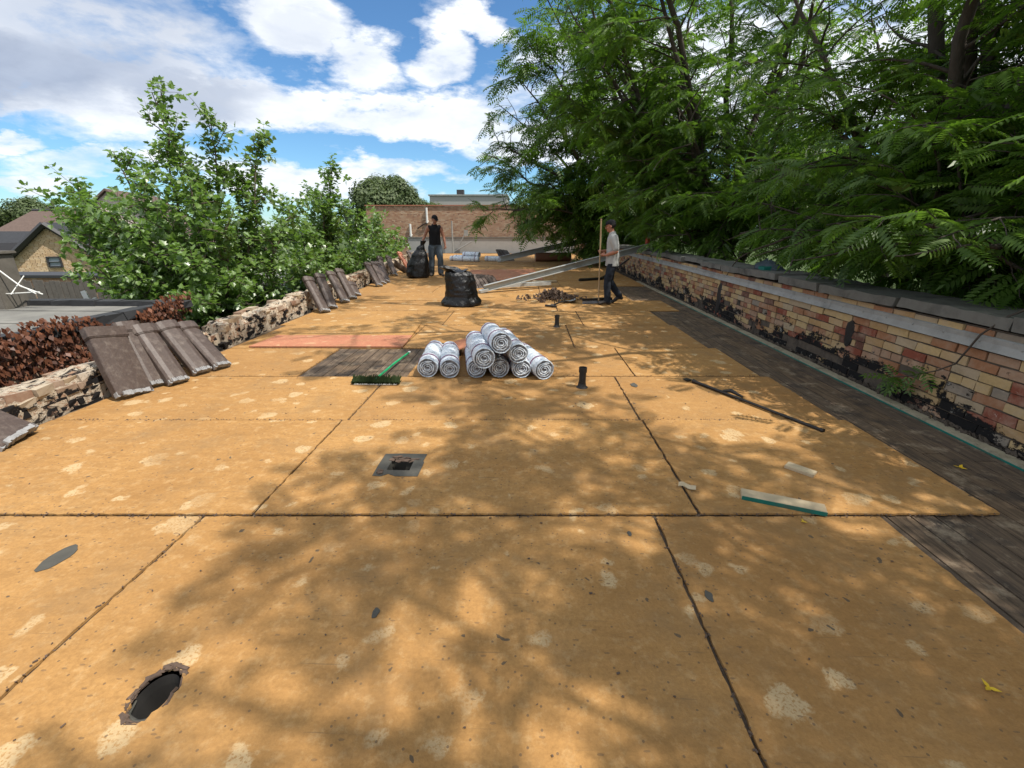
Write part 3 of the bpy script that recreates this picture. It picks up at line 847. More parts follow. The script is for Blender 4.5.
mb = MB(); quad_slab(mb, [(-1.75, 13.3), (.55, 13.6), (.30, 17.2), (-2.05, 16.8)], .004, .024); mb.build('sheet', M['pink'], t)
t = thing('scrap_board', 'torn reddish scrap board propped behind the second white roll', 'board', (-.93, 5.25, 0))
mb = MB(); pts = [(-.22, -.05), (.05, -.12), (.26, .02), (.30, .22), (.22, .30), (.0, .24), (-.18, .12)]
mb.prism(pts, 0, .012, Matrix.Translation((.08, 0, .10)) @ Matrix.Rotation(R(-8), 4, 'Y') @ Matrix.Rotation(R(6), 4, 'X')); mb.build('board', M['pink'], t, bevel=.002)
mb = MB(); mb.box((0, .05, .05), (.26, .2, .10), None, .02); mb.build('prop_block', M['pipe'], t)

# ------------------------------------------------------------------ brooms, bar, shovel
t = thing('push_broom', 'push broom with green handle and dark green bristle head lying upturned on the deck', 'broom', (-1.50, 4.17, 0))
mb = MB(); mb.box((0, -.045, .010), (.44, .022, .012), None, .003); mb.build('head_block', M['wht'], t, bevel=.006)
mb = MB()
for k in range(900):
    x = random.uniform(-.24, .24); y = random.uniform(-.02, .0)
    b = Vector((x, -.03 + random.uniform(-.03, .02), .02 + random.uniform(-.01, .02)))
    e = b + Vector((random.gauss(0, .012), .075 + random.gauss(0, .008), .025 + random.gauss(0, .012)))
    mb.tube([b, e], [.0045, .003], 3, False)
mb.build('bristles', M['bristle'], t)
hx = MB(); hx.tube([(-.01, .0, .045), (.03, .55, .05), (.06, 1.06, .03)], .0125, 10); h = hx.build('handle', M['greenpole'], t, 50)
mb = MB(); mb.tube([(.06, 1.06, .03), (.0615, 1.11, .029)], .0145, 10); mb.build('grip_cap', M['wht'], t, 50)
t = thing('pry_bar', 'long dark steel bar lying diagonally on the right boards', 'bar', (0, 0, 0))
mb = MB(); A = Vector((1.72, 4.30, .018)); B_ = Vector((2.305, 3.14, .018))
mb.tube([A, A.lerp(B_, .05), A.lerp(B_, .3), A.lerp(B_, .97), B_], [.022, .016, .014, .014, .020], 8); mb.build('shaft', M['darkmetal'], t, 50)
mb = MB(); C_ = A.lerp(B_, .33); mb.tube([A.lerp(B_, .28) + Vector((0, 0, .012)), C_ + Vector((.03, .02, .03)), A.lerp(B_, .42) + Vector((.035, .01, .012))], [.012, .02, .01], 8); mb.build('bracket', M['darkmetal'], t, 50)
mb = MB(); mb.prism([(-.035, 0), (.035, 0), (.028, .07), (-.028, .07)], 0, .006, Matrix.Translation(A + Vector((-.02, .03, -.008))) @ Matrix.Rotation(R(27), 4, 'Z')); mb.build('blade', M['darkmetal'], t)
t = thing('dust_shovel', 'short-handled scoop shovel with pale metal blade lying by the debris pile', 'shovel', (.92, 9.45, 0))
mb = MB()
V = []; 
for i in range(7):
    for j in range(6):
        x = -.15 + i * .05; y = -.15 + j * .06
        V.append((x, y, .015 + .05 * (abs(x) / .15) ** 2 + .03 * (j == 0)))
n = len(V); mb.add(V + [(v[0], v[1], v[2] - .004) for v in V], [(i * 6 + j, (i + 1) * 6 + j, (i + 1) * 6 + j + 1, i * 6 + j + 1) for i in range(6) for j in range(5)] + [(n + i * 6 + j, n + i * 6 + j + 1, n + (i + 1) * 6 + j + 1, n + (i + 1) * 6 + j) for i in range(6) for j in range(5)])
mb.build('blade', M['paintmetal'], t, 50)
mb = MB(); mb.tube([(-.05, -.10, .03), (-.22, -.40, .06), (-.36, -.66, .04)], .018, 8); mb.build('shaft', M['darkmetal'], t, 50)
mb = MB(); mb.tube([(-.30, -.72, .03), (-.52, -.62, .03)], .022, 8); mb.tube([(-.36, -.66, .04), (-.41, -.67, .035)], .03, 8); mb.build('grip', M['darkmetal'], t, 50)

mb = MB()
for k in range(520):
    a = random.uniform(0, 6.28); r = abs(random.gauss(0, .34)); r = min(r, .8)
    x = .62 + r * 1.0 * math.cos(a); y = 9.95 + r * .75 * math.sin(a)
    hgt = .20 * math.exp(-(r / .38) ** 2)
    s = random.uniform(.012, .055)
    q = Quaternion((random.uniform(-1, 1), random.uniform(-1, 1), random.uniform(-1, 1), random.uniform(-1, 1))).normalized()
    mb.box((x, y, random.uniform(0, hgt) + .015), (s * 1.7, s, s * .3), q.to_matrix(), s * .15)
setp(mb.build('debris_pile', M['debris']), 'low heap of brown torn roofing debris swept together before the man in grey', 'debris pile', kind='stuff')

# metal beams
def channel(name, label, A, B_, h, d, mat, parts=True):
    A = Vector(A); B_ = Vector(B_); L = (B_ - A).length
    t = thing(name, label, 'beam', A)
    y = (B_ - A).normalized(); x = y.cross(Vector((0, 0, 1))).normalized(); z = x.cross(y)
    Mx = Matrix((x, y, z)).transposed().to_4x4()
    mb = MB()
    pr = [(0, 0), (d, 0), (d, .012), (.008, .012), (.008, h - .012), (d, h - .012), (d, h), (0, h)]
    n = 8
    mb.add([Mx @ Vector((p[0], 0, p[1])) for p in pr] + [Mx @ Vector((p[0], L, p[1])) for p in pr], [tuple(range(n)), tuple(range(2 * n - 1, n - 1, -1))] + [(i, i + n, (i + 1) % n + n, (i + 1) % n) for i in range(n)])
    mb.build('channel', mat, t)
    mb = MB(); mb.box(Mx @ Vector((-.004, L / 2, h - .014)), (.010, L, .03), Mx.to_3x3()); mb.build('dark_lip', M['darkmetal'], t)
    mb = MB()
    for k in range(int(L / .5)): mb.box(Mx @ Vector((-.004, .25 + k * .5, h * .5)), (.006, .02, .02), Mx.to_3x3())
    mb.build('bolt_heads', M['darkmetal'], t)
    mb = MB(); mb.box(Mx @ Vector((.03, -.03, .03)), (.16, .22, .06), Mx.to_3x3()); mb.build('foot_plate', mat, t)
    return t
channel('metal_beam', 'long grey painted metal beam rising from the deck to the brick parapet behind the man in grey', (-1.0, 10.85, .03), (3.62, 13.3, .95), .155, .09, M['paintmetal'])
channel('metal_beam', 'second grey metal beam farther back beside the far white rolls', (-1.15, 21.0, .03), (3.55, 22.6, .95), .24, .10, M['paintmetal'])
plank_thing('timber_plank', 'pale timber plank lying on the deck under the near metal beam', 'timber', (-.10, 11.75, .05), (1.7, .14, .09), R(26), M['paintmetal'])
plank_thing('timber_plank', 'short pale plank end showing beyond the near metal beam', 'timber', (.55, 13.0, .01), (.7, .18, .05), R(12), M['woodpale'])
def shingle_stack(x0, y0, n, s, lab, grp):
    for k in range(n):
        t = thing('leaning_shingle', lab[k], 'roof shingle', (x0 + k * .115 * s, y0 + k * .04, .01), rot=(0, R(-48 - k * 2), R(-58 + k * 3)), group=grp)
        mb = MB(); mb.box((0, 0, .20 * s), (.05, .30, .50 * s), None, .008); mb.build('slab', M['cot'], t)
        mb = MB(); mb.box((-.03, 0, .22 * s), (.010, .26, .44 * s)); mb.build('lining', M['mortaredge'], t)
om = ['first and lowest', 'second', 'third', 'fourth', 'last and uppermost']
shingle_stack(-1.22, 11.75, 5, 1.0, [f'brown slab leaning by the foot of the near beam, {w} of the five' for w in om], 'slabs leaning on the near beam')
shingle_stack(-1.05, 21.9, 3, 1.6, [f'brown slab leaning at the far beam end, {w} from the left' for w in ('first', 'second', 'third')], 'slabs leaning on the far beam')
t = thing('brown_roll', 'brown paper covered roll lying crosswise in front of the far trees', 'roll', (.45, 21.6, .20), R(10))
mb = MB(); mb.lathe([(0, 0), (.19, 0), (.20, .01), (.20, 1.70), (.19, 1.71), (0, 1.71)], 24, Matrix.Rotation(math.pi / 2, 4, 'Y')); mb.build('roll', M['brownroll'], t, 40)
mb = MB(); mb.lathe([(.0, -.006), (.10, -.006), (.10, .0)], 20, Matrix.Rotation(math.pi / 2, 4, 'Y')); mb.build('core', M['woodpale'], t)
t = thing('bent_strip', 'bent dark metal strip lying by the foot of the parapet behind the man in grey', 'metal strip', (2.3, 14.0, 0))
mb = MB(); mb.tube([(-.7, -.6, .03), (0, -.2, .03), (.35, .5, .10), (.6, 1.4, .35)], [.05, .05, .04, .03], 6); mb.build('strip', M['darkmetal'], t)
mb = MB(); mb.tube([(.3, .4, .10), (.9, .2, .6)], .025, 6); mb.build('stay', M['darkmetal'], t)
t = thing('red_box', 'small upright faded red box standing on the parapet coping at the far beam end', 'box', (3.62, 13.75, .90), .2)
mb = MB(); mb.box((0, 0, .17), (.15, .15, .34)); mb.build('case', M['red'], t, bevel=.01)
mb = MB(); mb.tube([(-.04, 0, .34), (-.03, 0, .39), (.03, 0, .39), (.04, 0, .34)], .012, 6); mb.build('handle', M['darkmetal'], t)
t = thing('crumpled_tarp', 'crumpled dark cloth lump lying on the parapet coping', 'cloth', (3.66, 6.95, .90))
mb = MB()
V = []; F = []; n = 18
for j in range(10):
    for k in range(n):
        a = 2 * math.pi * k / n; f = j / 9
        rr = math.cos(f * 1.5) * (1 + .3 * noise.noise(Vector((math.cos(a) * 2, math.sin(a) * 2, f * 3))))
        V.append((.17 * rr * math.cos(a), .30 * rr * math.sin(a), .01 + .12 * f * (1 + .5 * noise.noise(Vector((math.cos(a) * 1.5, math.sin(a) * 1.5, 7))))))
for j in range(9):
    for k in range(n): F.append((j * n + k, j * n + (k + 1) % n, (j + 1) * n + (k + 1) % n, (j + 1) * n + k))
mb.add(V, F); o = mb.build('cloth', M['denim'], t, 80); displace(o.data, .02, 12)
mb = MB(); mb.box((-.14, -.18, .03), (.10, .16, .05), None, .01); mb.build('teal_lining', M['green'], t)

# ------------------------------------------------------------------ bin bags
def bag(name, label, loc, prof, seed, rz=0, neck=None):
    t = thing(name, label, 'bin bag', loc, rz)
    n = 72; V = []; F = []; m = 60
    for j in range(m):
        f = j / (m - 1)
        # profile interpolation
        for q in range(len(prof) - 1):
            if prof[q][0] <= f <= prof[q + 1][0]:
                u = (f - prof[q][0]) / (prof[q + 1][0] - prof[q][0]); u = u * u * (3 - 2 * u)
                rx = prof[q][1] + (prof[q + 1][1] - prof[q][1]) * u
                cx = prof[q][2] + (prof[q + 1][2] - prof[q][2]) * u
                break
        H_ = prof[-1][3]
        for k in range(n):
            a = 2 * math.pi * k / n
            d = Vector((math.cos(a) * 1.1, math.sin(a) * 1.1, f * 1.4 + seed))
            w = noise.noise(d * 1.1) * .12 + abs(noise.noise(d * 3.4)) * .09 - .03
            pl = math.sin(a * 7 + seed + 2.5 * noise.noise(d)) * .045 * (f ** 1.3) + abs(noise.noise(Vector((a * 2.2, f * 2.5, seed)))) * .10 * f
            cr = (.5 - abs(noise.noise(d * 6.5))) * .035
            rr = rx * (1 + w + pl + cr)
            zz = H_ * f + (0.03 * noise.noise(d * 2.5) if 0 < j < m - 1 else 0) * H_
            V.append((cx + rr * math.cos(a), rr * .85 * math.sin(a), max(zz, .004)))
    for j in range(m - 1):
        for k in range(n): F.append((j * n + k, j * n + (k + 1) % n, (j + 1) * n + (k + 1) % n, (j + 1) * n + k))
    F.append(tuple(range(n - 1, -1, -1))); F.append(tuple((m - 1) * n + k for k in range(n)))
    mb = MB(); mb.add(V, F, .5); o = mb.build('sack', M['bag'], t, 70)
    return t
t = bag('bin_bag', 'full black bin bag standing open-topped alone in the middle of the deck', (-1.30, 9.05, 0), [(0, .36, 0, 0), (.04, .40, 0, 0), (.3, .33, 0, 0), (.65, .30, -.01, 0), (.85, .27, -.03, 0), (.93, .24, -.06, 0), (1, .10, -.08, .70)], 2.3)
mb = MB(); V = []; F = []; n = 40
for j in range(8):
    for k in range(n):
        a = 2 * math.pi * k / n; f = j / 7
        rr = (.13 + .13 * f) * (1 + .45 * noise.noise(Vector((math.cos(a) * 2.2, math.sin(a) * 2.2, f + 4))))
        V.append((-.12 + rr * math.cos(a) * 1.1, rr * .8 * math.sin(a), .64 + .13 * f * (1 + .5 * noise.noise(Vector((math.cos(a) * 1.7, math.sin(a) * 1.7, 9)))) - .05 * (1 + math.cos(a)) * f))
for j in range(7):
    for k in range(n): F.append((j * n + k, j * n + (k + 1) % n, (j + 1) * n + (k + 1) % n, (j + 1) * n + k))
mb.add(V, F, .5); o = mb.build('open_neck', M['bag'], t, 70); o.modifiers.new('s', 'SOLIDIFY').thickness = .006
bag('bin_bag', 'sagging black bin bag held at its neck by the man in black', (-3.42, 14.25, 0), [(0, .30, 0, 0), (.05, .37, 0, 0), (.35, .34, .02, 0), (.6, .25, .08, 0), (.8, .13, .14, 0), (.9, .06, .20, 0), (1, .085, .24, 1.12)], 6.1)
# ------------------------------------------------------------------ people
def capsule(bm, p, q, r0, r1, seg=16):
    """closed tapered limb from p to q; radii may be (side, depth) pairs: side is along world y"""
    p = Vector(p); q = Vector(q); d = q - p; L = d.length
    r0 = r0 if isinstance(r0, tuple) else (r0, r0); r1 = r1 if isinstance(r1, tuple) else (r1, r1)
    t = d.normalized() if L > 1e-6 else Vector((0, 0, 1))
    u = Vector((0, 1, 0)) if abs(t.y) < .9 else Vector((1, 0, 0))
    u = (u - t * u.dot(t)).normalized(); w = t.cross(u)
    rings = []
    for k in range(1, 5):
        a = k / 4 * math.pi / 2; m0 = sum(r0) / 2; rings.append((p - t * m0 * math.cos(a), r0[0] * math.sin(a), r0[1] * math.sin(a)))
    for k in range(1, 6):
        f = k / 6; rings.append((p + d * f, r0[0] + (r1[0] - r0[0]) * f, r0[1] + (r1[1] - r0[1]) * f))
    for k in range(4, 0, -1):
        a = k / 4 * math.pi / 2; m1 = sum(r1) / 2; rings.append((q + t * m1 * math.cos(a), r1[0] * math.sin(a), r1[1] * math.sin(a)))
    R_ = [[bm.verts.new(c + u * (ra * math.cos(2 * math.pi * k / seg)) + w * (rb * math.sin(2 * math.pi * k / seg))) for k in range(seg)] for c, ra, rb in rings]
    a0 = bm.verts.new(rings[0][0] - t * .0005); a1 = bm.verts.new(rings[-1][0] + t * .0005)
    for i in range(len(R_) - 1):
        for k in range(seg): bm.faces.new((R_[i][k], R_[i][(k + 1) % seg], R_[i + 1][(k + 1) % seg], R_[i + 1][k]))
    for k in range(seg):
        bm.faces.new((a0, R_[0][(k + 1) % seg], R_[0][k])); bm.faces.new((a1, R_[-1][k], R_[-1][(k + 1) % seg]))
def skin_obj(name, verts, edges, radii, sub=2, root=0):
    bm = bmesh.new(); Vv = [Vector(v) for v in verts]
    for a, b in edges: capsule(bm, Vv[a], Vv[b], radii[a], radii[b])
    me = bpy.data.meshes.new(name); bm.to_mesh(me); bm.free()
    return me
def bake(o):
    if isinstance(o, bpy.types.Mesh): return o
    dg = bpy.context.evaluated_depsgraph_get(); dg.update()
    me = bpy.data.meshes.new_from_object(o.evaluated_get(dg))
    bpy.data.objects.remove(o)
    return me
def chain(spec):
    """spec: dict name->(pos, r, parent)"""
    names = list(spec); V = [spec[n][0] for n in names]; Rr = [spec[n][1] for n in names]
    E_ = [(names.index(spec[n][2]), i) for i, n in enumerate(names) if spec[n][2]]
    return V, E_, Rr
def ell(bm, c, r, seg=20, M3=None):
    m = Matrix.Translation(c) @ (M3.to_4x4() if M3 else Matrix.Identity(4)) @ Matrix.Diagonal((*r, 1))
    bmesh.ops.create_uvsphere(bm, u_segments=seg, v_segments=seg // 2 + 2, radius=1, matrix=m)
def fuse(meshes, name, mat, parent, voxel=.010, sm_it=4):
    bm = bmesh.new()
    for me in meshes: bm.from_mesh(me)
    me = bpy.data.meshes.new(name); bm.to_mesh(me); bm.free()
    o = bpy.data.objects.new(name, me); COL.objects.link(o)
    md = o.modifiers.new('r', 'REMESH'); md.mode = 'VOXEL'; md.voxel_size = voxel; md.use_smooth_shade = True
    if sm_it:
        s = o.modifiers.new('s', 'SMOOTH'); s.iterations = sm_it; s.factor = .5
    me2 = bake(o); me2.materials.clear(); smooth(me2)
    return link(name, me2, mat, parent)
def head_mesh(c, yaw, pitch):
    """c centre of head, faces +x when yaw 0"""
    Rm = (Quaternion((0, 0, 1), yaw) @ Quaternion((0, 1, 0), pitch)).to_matrix()
    bm = bmesh.new(); c = Vector(c)
    L = lambda x, y, z: c + Rm @ Vector((x, y, z))
    ell(bm, L(-.005, 0, .025), (.098, .076, .098), 24, Rm)
    ell(bm, L(.028, 0, -.045), (.062, .056, .072), 20, Rm)       # jaw
    ell(bm, L(.072, 0, -.085), (.022, .026, .018), 12, Rm)       # chin
    ell(bm, L(.100, 0, -.010), (.020, .013, .026), 12, Rm)       # nose
    ell(bm, L(.112, 0, -.022), (.012, .015, .011), 12, Rm)
    ell(bm, L(.088, 0, .026), (.012, .045, .010), 12, Rm)        # brow
    ell(bm, L(.088, 0, -.052), (.012, .026, .007), 12, Rm)       # lips
    for s in (-1, 1):
        ell(bm, L(.0, s * .078, -.005), (.018, .009, .030), 12, Rm)   # ears
        ell(bm, L(.070, s * .040, -.022), (.020, .020, .020), 12, Rm) # cheeks
    me = bpy.data.meshes.new('h'); bm.to_mesh(me); bm.free()
    return me, L, Rm
def hand_mesh(wrist, dirv, palm_n, curl=.6):
    """wrist pos, direction of the fingers, palm normal (side the fingers curl to)"""
    d = Vector(dirv).normalized(); n = Vector(palm_n); n = (n - d * n.dot(d)).normalized(); s = d.cross(n)
    w = Vector(wrist); out = []
    o = skin_obj('p', [w, w + d * .04, w + d * .085], [(0, 1), (1, 2)], [(.026, .022), (.036, .018), (.038, .016)], 2); 
    out.append(bake(o))
    for k, (off, ln) in enumerate(((-.030, .075), (-.010, .085), (.010, .080), (.029, .062))):
        b = w + d * .08 + s * off; pts = [w + d * .05 + s * off * .7, b]; a = 0; p = b
        for q in range(3):
            a += curl * (1.0 if q else .7)
            v = d * math.cos(a) + n * math.sin(a)
            p = p + v * ln * (.42, .33, .25)[q]; pts.append(p)
        o = skin_obj('f', pts, [(i, i + 1) for i in range(4)], [.010, .0105, .0098, .009, .0078], 1)
        out.append(bake(o))
    b = w + d * .025 - s * .026; q1 = b - s * .028 + d * .022 + n * .012; q2 = q1 + d * .028 + n * .022; q3 = q2 + d * .016 + n * .020 + s * .006
    o = skin_obj('t', [b, q1, q2, q3], [(0, 1), (1, 2), (2, 3)], [.013, .0125, .0115, .009], 1)
    out.append(bake(o))
    return out
V3 = lambda *a: Vector(a)

def person(name, label, loc, rz, scale, J, mats, sleeves, face_yaw, face_pitch, baggy, cap=True):
    t = thing(name, label, 'person', loc, rz); t.scale = (scale,) * 3
    # body skeleton ------------------------------------------------
    sp = {'pel': (J['pel'], (.125, .090), None), 'wa': (J['pel'].lerp(J['ch'], .42), (.120, .085), 'pel'), 'ch': (J['ch'], (.148, .100), 'wa'),
          'nb': (J['nb'], (.075, .07), 'ch'), 'nk': (J['nb'].lerp(J['hd'], .45), (.055, .055), 'nb'), 'hd': (J['hd'] - V3(0, 0, .02), (.055, .06), 'nk')}
    for s in 'LR':
        sp['hip' + s] = (J['hip' + s], .072, 'pel'); sp['kn' + s] = (J['kn' + s], .048, 'hip' + s)
        sp['cf' + s] = (J['kn' + s].lerp(J['an' + s], .35), .045, 'kn' + s); sp['an' + s] = (J['an' + s], .040, 'cf' + s)
        sp['sh' + s] = (J['sh' + s], .056, 'ch'); sp['ua' + s] = (J['sh' + s].lerp(J['el' + s], .5), .050, 'sh' + s)
        sp['el' + s] = (J['el' + s], .040, 'ua' + s); sp['fa' + s] = (J['el' + s].lerp(J['wr' + s], .35), .041, 'el' + s); sp['wr' + s] = (J['wr' + s], .026, 'fa' + s)
    Vv, Ee, Rr = chain(sp)
    parts = [bake(skin_obj('b', Vv, Ee, Rr, 2))]
    hm, L, Rm = head_mesh(J['hd'] + V3(0, 0, .03), face_yaw, face_pitch); parts.append(hm)
    for s in 'LR': parts += hand_mesh(J['wr' + s], J['hdir' + s], J['hn' + s], J['curl'])
    fuse(parts, 'body', mats['skin'], t, .0065, 3)
    # eyes
    for s in (-1, 1):
        bm = bmesh.new(); ell(bm, L(.084, s * .030, .004), (.010, .012, .008), 12, Rm); me = bpy.data.meshes.new('eye'); bm.to_mesh(me); bm.free()
        link('eye', me, M['hair'], t)
    # hair + cap
    bm = bmesh.new(); ell(bm, L(-.014, 0, .030), (.101, .082, .098), 24, Rm)
    bmesh.ops.delete(bm, geom=[v for v in bm.verts if (Rm.transposed() @ (v.co - L(0, 0, 0))).x > .03 - .6 * min(0, (Rm.transposed() @ (v.co - L(0, 0, 0))).z) or (Rm.transposed() @ (v.co - L(0, 0, 0))).z < -.05], context='VERTS')
    me = bpy.data.meshes.new('hair'); bm.to_mesh(me); bm.free(); smooth(me); link('hair', me, M['hair'], t)
    if cap:
        bm = bmesh.new(); ell(bm, L(-.006, 0, .045), (.108, .088, .088), 28, Rm)
        bmesh.ops.delete(bm, geom=[v for v in bm.verts if (Rm.transposed() @ (v.co - L(0, 0, 0))).z < .042], context='VERTS')
        me = bpy.data.meshes.new('cap'); bm.to_mesh(me); bm.free(); smooth(me)
        co = link('cap', me, M['black'], t)
        mb = MB(); pr = [(.06, -.068), (.13, -.058), (.168, -.03), (.178, 0), (.168, .03), (.13, .058), (.06, .068)]
        mb.add([L(p[0], p[1], .050 - (p[0] - .06) * .12) for p in pr] + [L(p[0], p[1], .044 - (p[0] - .06) * .12) for p in pr], [tuple(range(7)), tuple(range(13, 6, -1))] + [(i, i + 7, (i + 1) % 7 + 7, (i + 1) % 7) for i in range(7)])
        mb.build('brim', M['black'], co)
    # shirt ----------------------------------------------------------
    hem = J['pel'] - V3(0, 0, J.get('hem', .06))
    sp = {'hem': (hem, (.190, .145), None), 'w1': (J['pel'].lerp(J['ch'], .25), (.182, .142), 'hem'), 'w2': (J['pel'].lerp(J['ch'], .65), (.168, .128), 'w1'), 'ch': (J['ch'], (.180, .130), 'w2'), 'nb': (J['nb'] - V3(0, 0, .015), (.092, .085), 'ch')}
    for s in 'LR':
        sp['sh' + s] = (J['sh' + s] if sleeves else J['sh' + s].lerp(J['nb'], .22), .082 if sleeves else .070, 'ch')
        if sleeves:
            sp['sl' + s] = (J['sh' + s].lerp(J['el' + s], .45), .078, 'sh' + s); sp['se' + s] = (J['sh' + s].lerp(J['el' + s], .78), .072, 'sl' + s)
    Vv, Ee, Rr = chain(sp); me = bake(skin_obj('s', Vv, Ee, Rr, 2))
    o = fuse([me], 'shirt', mats['shirt'], t, .012, 7); displace(o.data, .010, 5.5, 3); displace(o.data, .004, 14, 5)
    bm = bmesh.new(); bm.from_mesh(o.data)
    bmesh.ops.bisect_plane(bm, geom=bm.verts[:] + bm.edges[:] + bm.faces[:], plane_co=hem, plane_no=(0, 0, 1), clear_inner=True)
    bm.to_mesh(o.data); bm.free(); smooth(o.data)
    # trousers
    k = baggy
    sp = {'wb': (J['pel'] + V3(0, 0, .06), (.150, .115), None), 'pel': (J['pel'] - V3(0, 0, .03), (.168, .128), 'wb')}
    for s in 'LR':
        sp['hip' + s] = (J['hip' + s] - V3(0, 0, .05), .108 * k, 'pel'); sp['th' + s] = (J['hip' + s].lerp(J['kn' + s], .55), .098 * k, 'hip' + s)
        sp['kn' + s] = (J['kn' + s], .080 * k, 'th' + s); sp['cf' + s] = (J['kn' + s].lerp(J['an' + s], .5), .082 * k, 'kn' + s); sp['an' + s] = (J['an' + s] + V3(0, 0, .0), .078 * k, 'cf' + s)
    Vv, Ee, Rr = chain(sp); me = bake(skin_obj('j', Vv, Ee, Rr, 2))
    o = fuse([me], 'trousers', mats['trousers'], t, .012, 7); displace(o.data, .012, 6, 8); displace(o.data, .006, 15, 2); smooth(o.data)
    for s in 'LR':
        a = J['an' + s]; toe = J['toe' + s]; d = (toe - a)
        heel = a - Vector((d.x, d.y, 0)).normalized() * .05 - V3(0, 0, .045)
        o = skin_obj('boot', [a + V3(0, 0, .05), a - V3(0, 0, .02), heel, a.lerp(toe, .5) - V3(0, 0, .0), toe], [(0, 1), (1, 2), (1, 3), (3, 4)], [.052, .055, .040, (.050, .042), (.046, .034)], 2)
        fuse([bake(o)], 'boot', M['boot'], t, .011, 1)
    return t

J2 = {'pel': V3(-.02, 0, .96), 'ch': V3(.0, 0, 1.30), 'nb': V3(.015, 0, 1.47), 'hd': V3(.065, 0, 1.60), 'hem': .13,
      'hipL': V3(-.01, .09, .90), 'hipR': V3(-.03, -.09, .90), 'knL': V3(.07, .10, .50), 'anL': V3(.04, .11, .095), 'toeL': V3(.20, .12, .038),
      'knR': V3(.0, -.10, .50), 'anR': V3(-.24, -.12, .17), 'toeR': V3(-.11, -.12, .045),
      'shL': V3(.0, .19, 1.40), 'shR': V3(.01, -.19, 1.40), 'elL': V3(-.06, .25, 1.13), 'elR': V3(-.02, -.25, 1.12),
      'wrL': V3(.15, .12, 1.05), 'wrR': V3(.19, -.09, 1.13), 'hdirL': V3(.75, -.55, .1), 'hdirR': V3(.85, .45, .0), 'hnL': V3(-.2, -.9, -.0), 'hnR': V3(0, 1, 0), 'curl': 1.05}
person('person', 'man in light grey t-shirt, black cap and dark jeans standing and pushing a broom', (1.72, 9.2, 0), R(176), .935, J2,
       {'skin': M['skin2'], 'shirt': M['shirtgrey'], 'trousers': M['denimdark']}, True, R(-6), R(14), .92)
J1 = {'pel': V3(0, 0, .97), 'ch': V3(.03, 0, 1.31), 'nb': V3(.05, 0, 1.48), 'hd': V3(.10, .01, 1.61), 'hem': .04,
      'hipL': V3(0, .09, .90), 'hipR': V3(0, -.09, .90), 'knL': V3(.10, .12, .50), 'anL': V3(.04, .13, .095), 'toeL': V3(.19, .17, .038),
      'knR': V3(-.02, -.12, .50), 'anR': V3(-.10, -.13, .095), 'toeR': V3(.05, -.18, .038),
      'shL': V3(.03, .19, 1.41), 'shR': V3(.03, -.19, 1.41), 'elL': V3(.04, .27, 1.14), 'elR': V3(-.02, -.30, 1.16),
      'wrL': V3(.10, .29, .92), 'wrR': V3(.05, -.42, .95), 'hdirL': V3(.15, .02, -1), 'hdirR': V3(.1, -.25, -1), 'hnL': V3(.2, -1, 0), 'hnR': V3(.5, .6, 0), 'curl': .75}
person('person', 'man in black sleeveless top, cap and baggy faded jeans holding a bin bag', (-2.92, 14.75, 0), R(-68), 1.06, J1,
       {'skin': M['skin'], 'shirt': M['black'], 'trousers': M['denim']}, False, R(18), R(20), 1.13)
# broom held by the man in grey
t = thing('push_broom', 'push broom with long pale wooden handle, held upright by the man in grey', 'broom', (1.505, 9.32, 0))
mb = MB(); mb.tube([(0.02, -.05, .06), (-.02, -.13, .9), (-.055, -.20, 1.66)], .014, 8); mb.build('handle', M['poletan'], t, 50)
mb = MB(); mb.box((0, 0, .085), (.66, .075, .05), Quaternion((0, 0, 1), R(14)).to_matrix(), .004); mb.build('head_block', M['darkmetal'], t, bevel=.008)
mb = MB()
qq = Quaternion((0, 0, 1), R(14))
for k in range(700):
    b = qq @ Vector((random.uniform(-.32, .32), random.uniform(-.03, .03), .065)); e = b + Vector((random.gauss(0, .012), random.gauss(-.01, .012), -.058))
    mb.tube([b, e], [.004, .004], 3, False)
mb.build('bristles', M['greybristle'], t)
# ------------------------------------------------------------------ trees
def unit(v): return v / (np.linalg.norm(v, axis=-1, keepdims=True) + 1e-9)
def tubes_mesh(name, lines, n=5):
    """lines: list of (pts (k,3), radii (k,))"""
    VV = []; FF = []; base = 0
    ang = np.arange(n) * 2 * np.pi / n; ca, sa = np.cos(ang), np.sin(ang)
    for pts, rad in lines:
        k = len(pts)
        t = np.empty_like(pts); t[1:-1] = pts[2:] - pts[:-2]; t[0] = pts[1] - pts[0]; t[-1] = pts[-1] - pts[-2]
        t = unit(t)
        ref = np.array([.31, .22, .92]) if abs(t[0][2]) < .9 else np.array([1., .1, 0])
        u = unit(ref - t * (t @ ref)[:, None]); w = np.cross(t, u)
        V = pts[:, None, :] + (u[:, None, :] * ca[None, :, None] + w[:, None, :] * sa[None, :, None]) * rad[:, None, None]
        VV.append(V.reshape(-1, 3))
        i = np.arange(k - 1)[:, None] * n; j = np.arange(n)[None, :]; j2 = (j + 1) % n
        F = np.stack([i + j, i + j2, i + n + j2, i + n + j], -1).reshape(-1, 4) + base
        FF.append(F); base += k * n
    return np_mesh(name, np.concatenate(VV), [np.concatenate(FF)], sm=True)

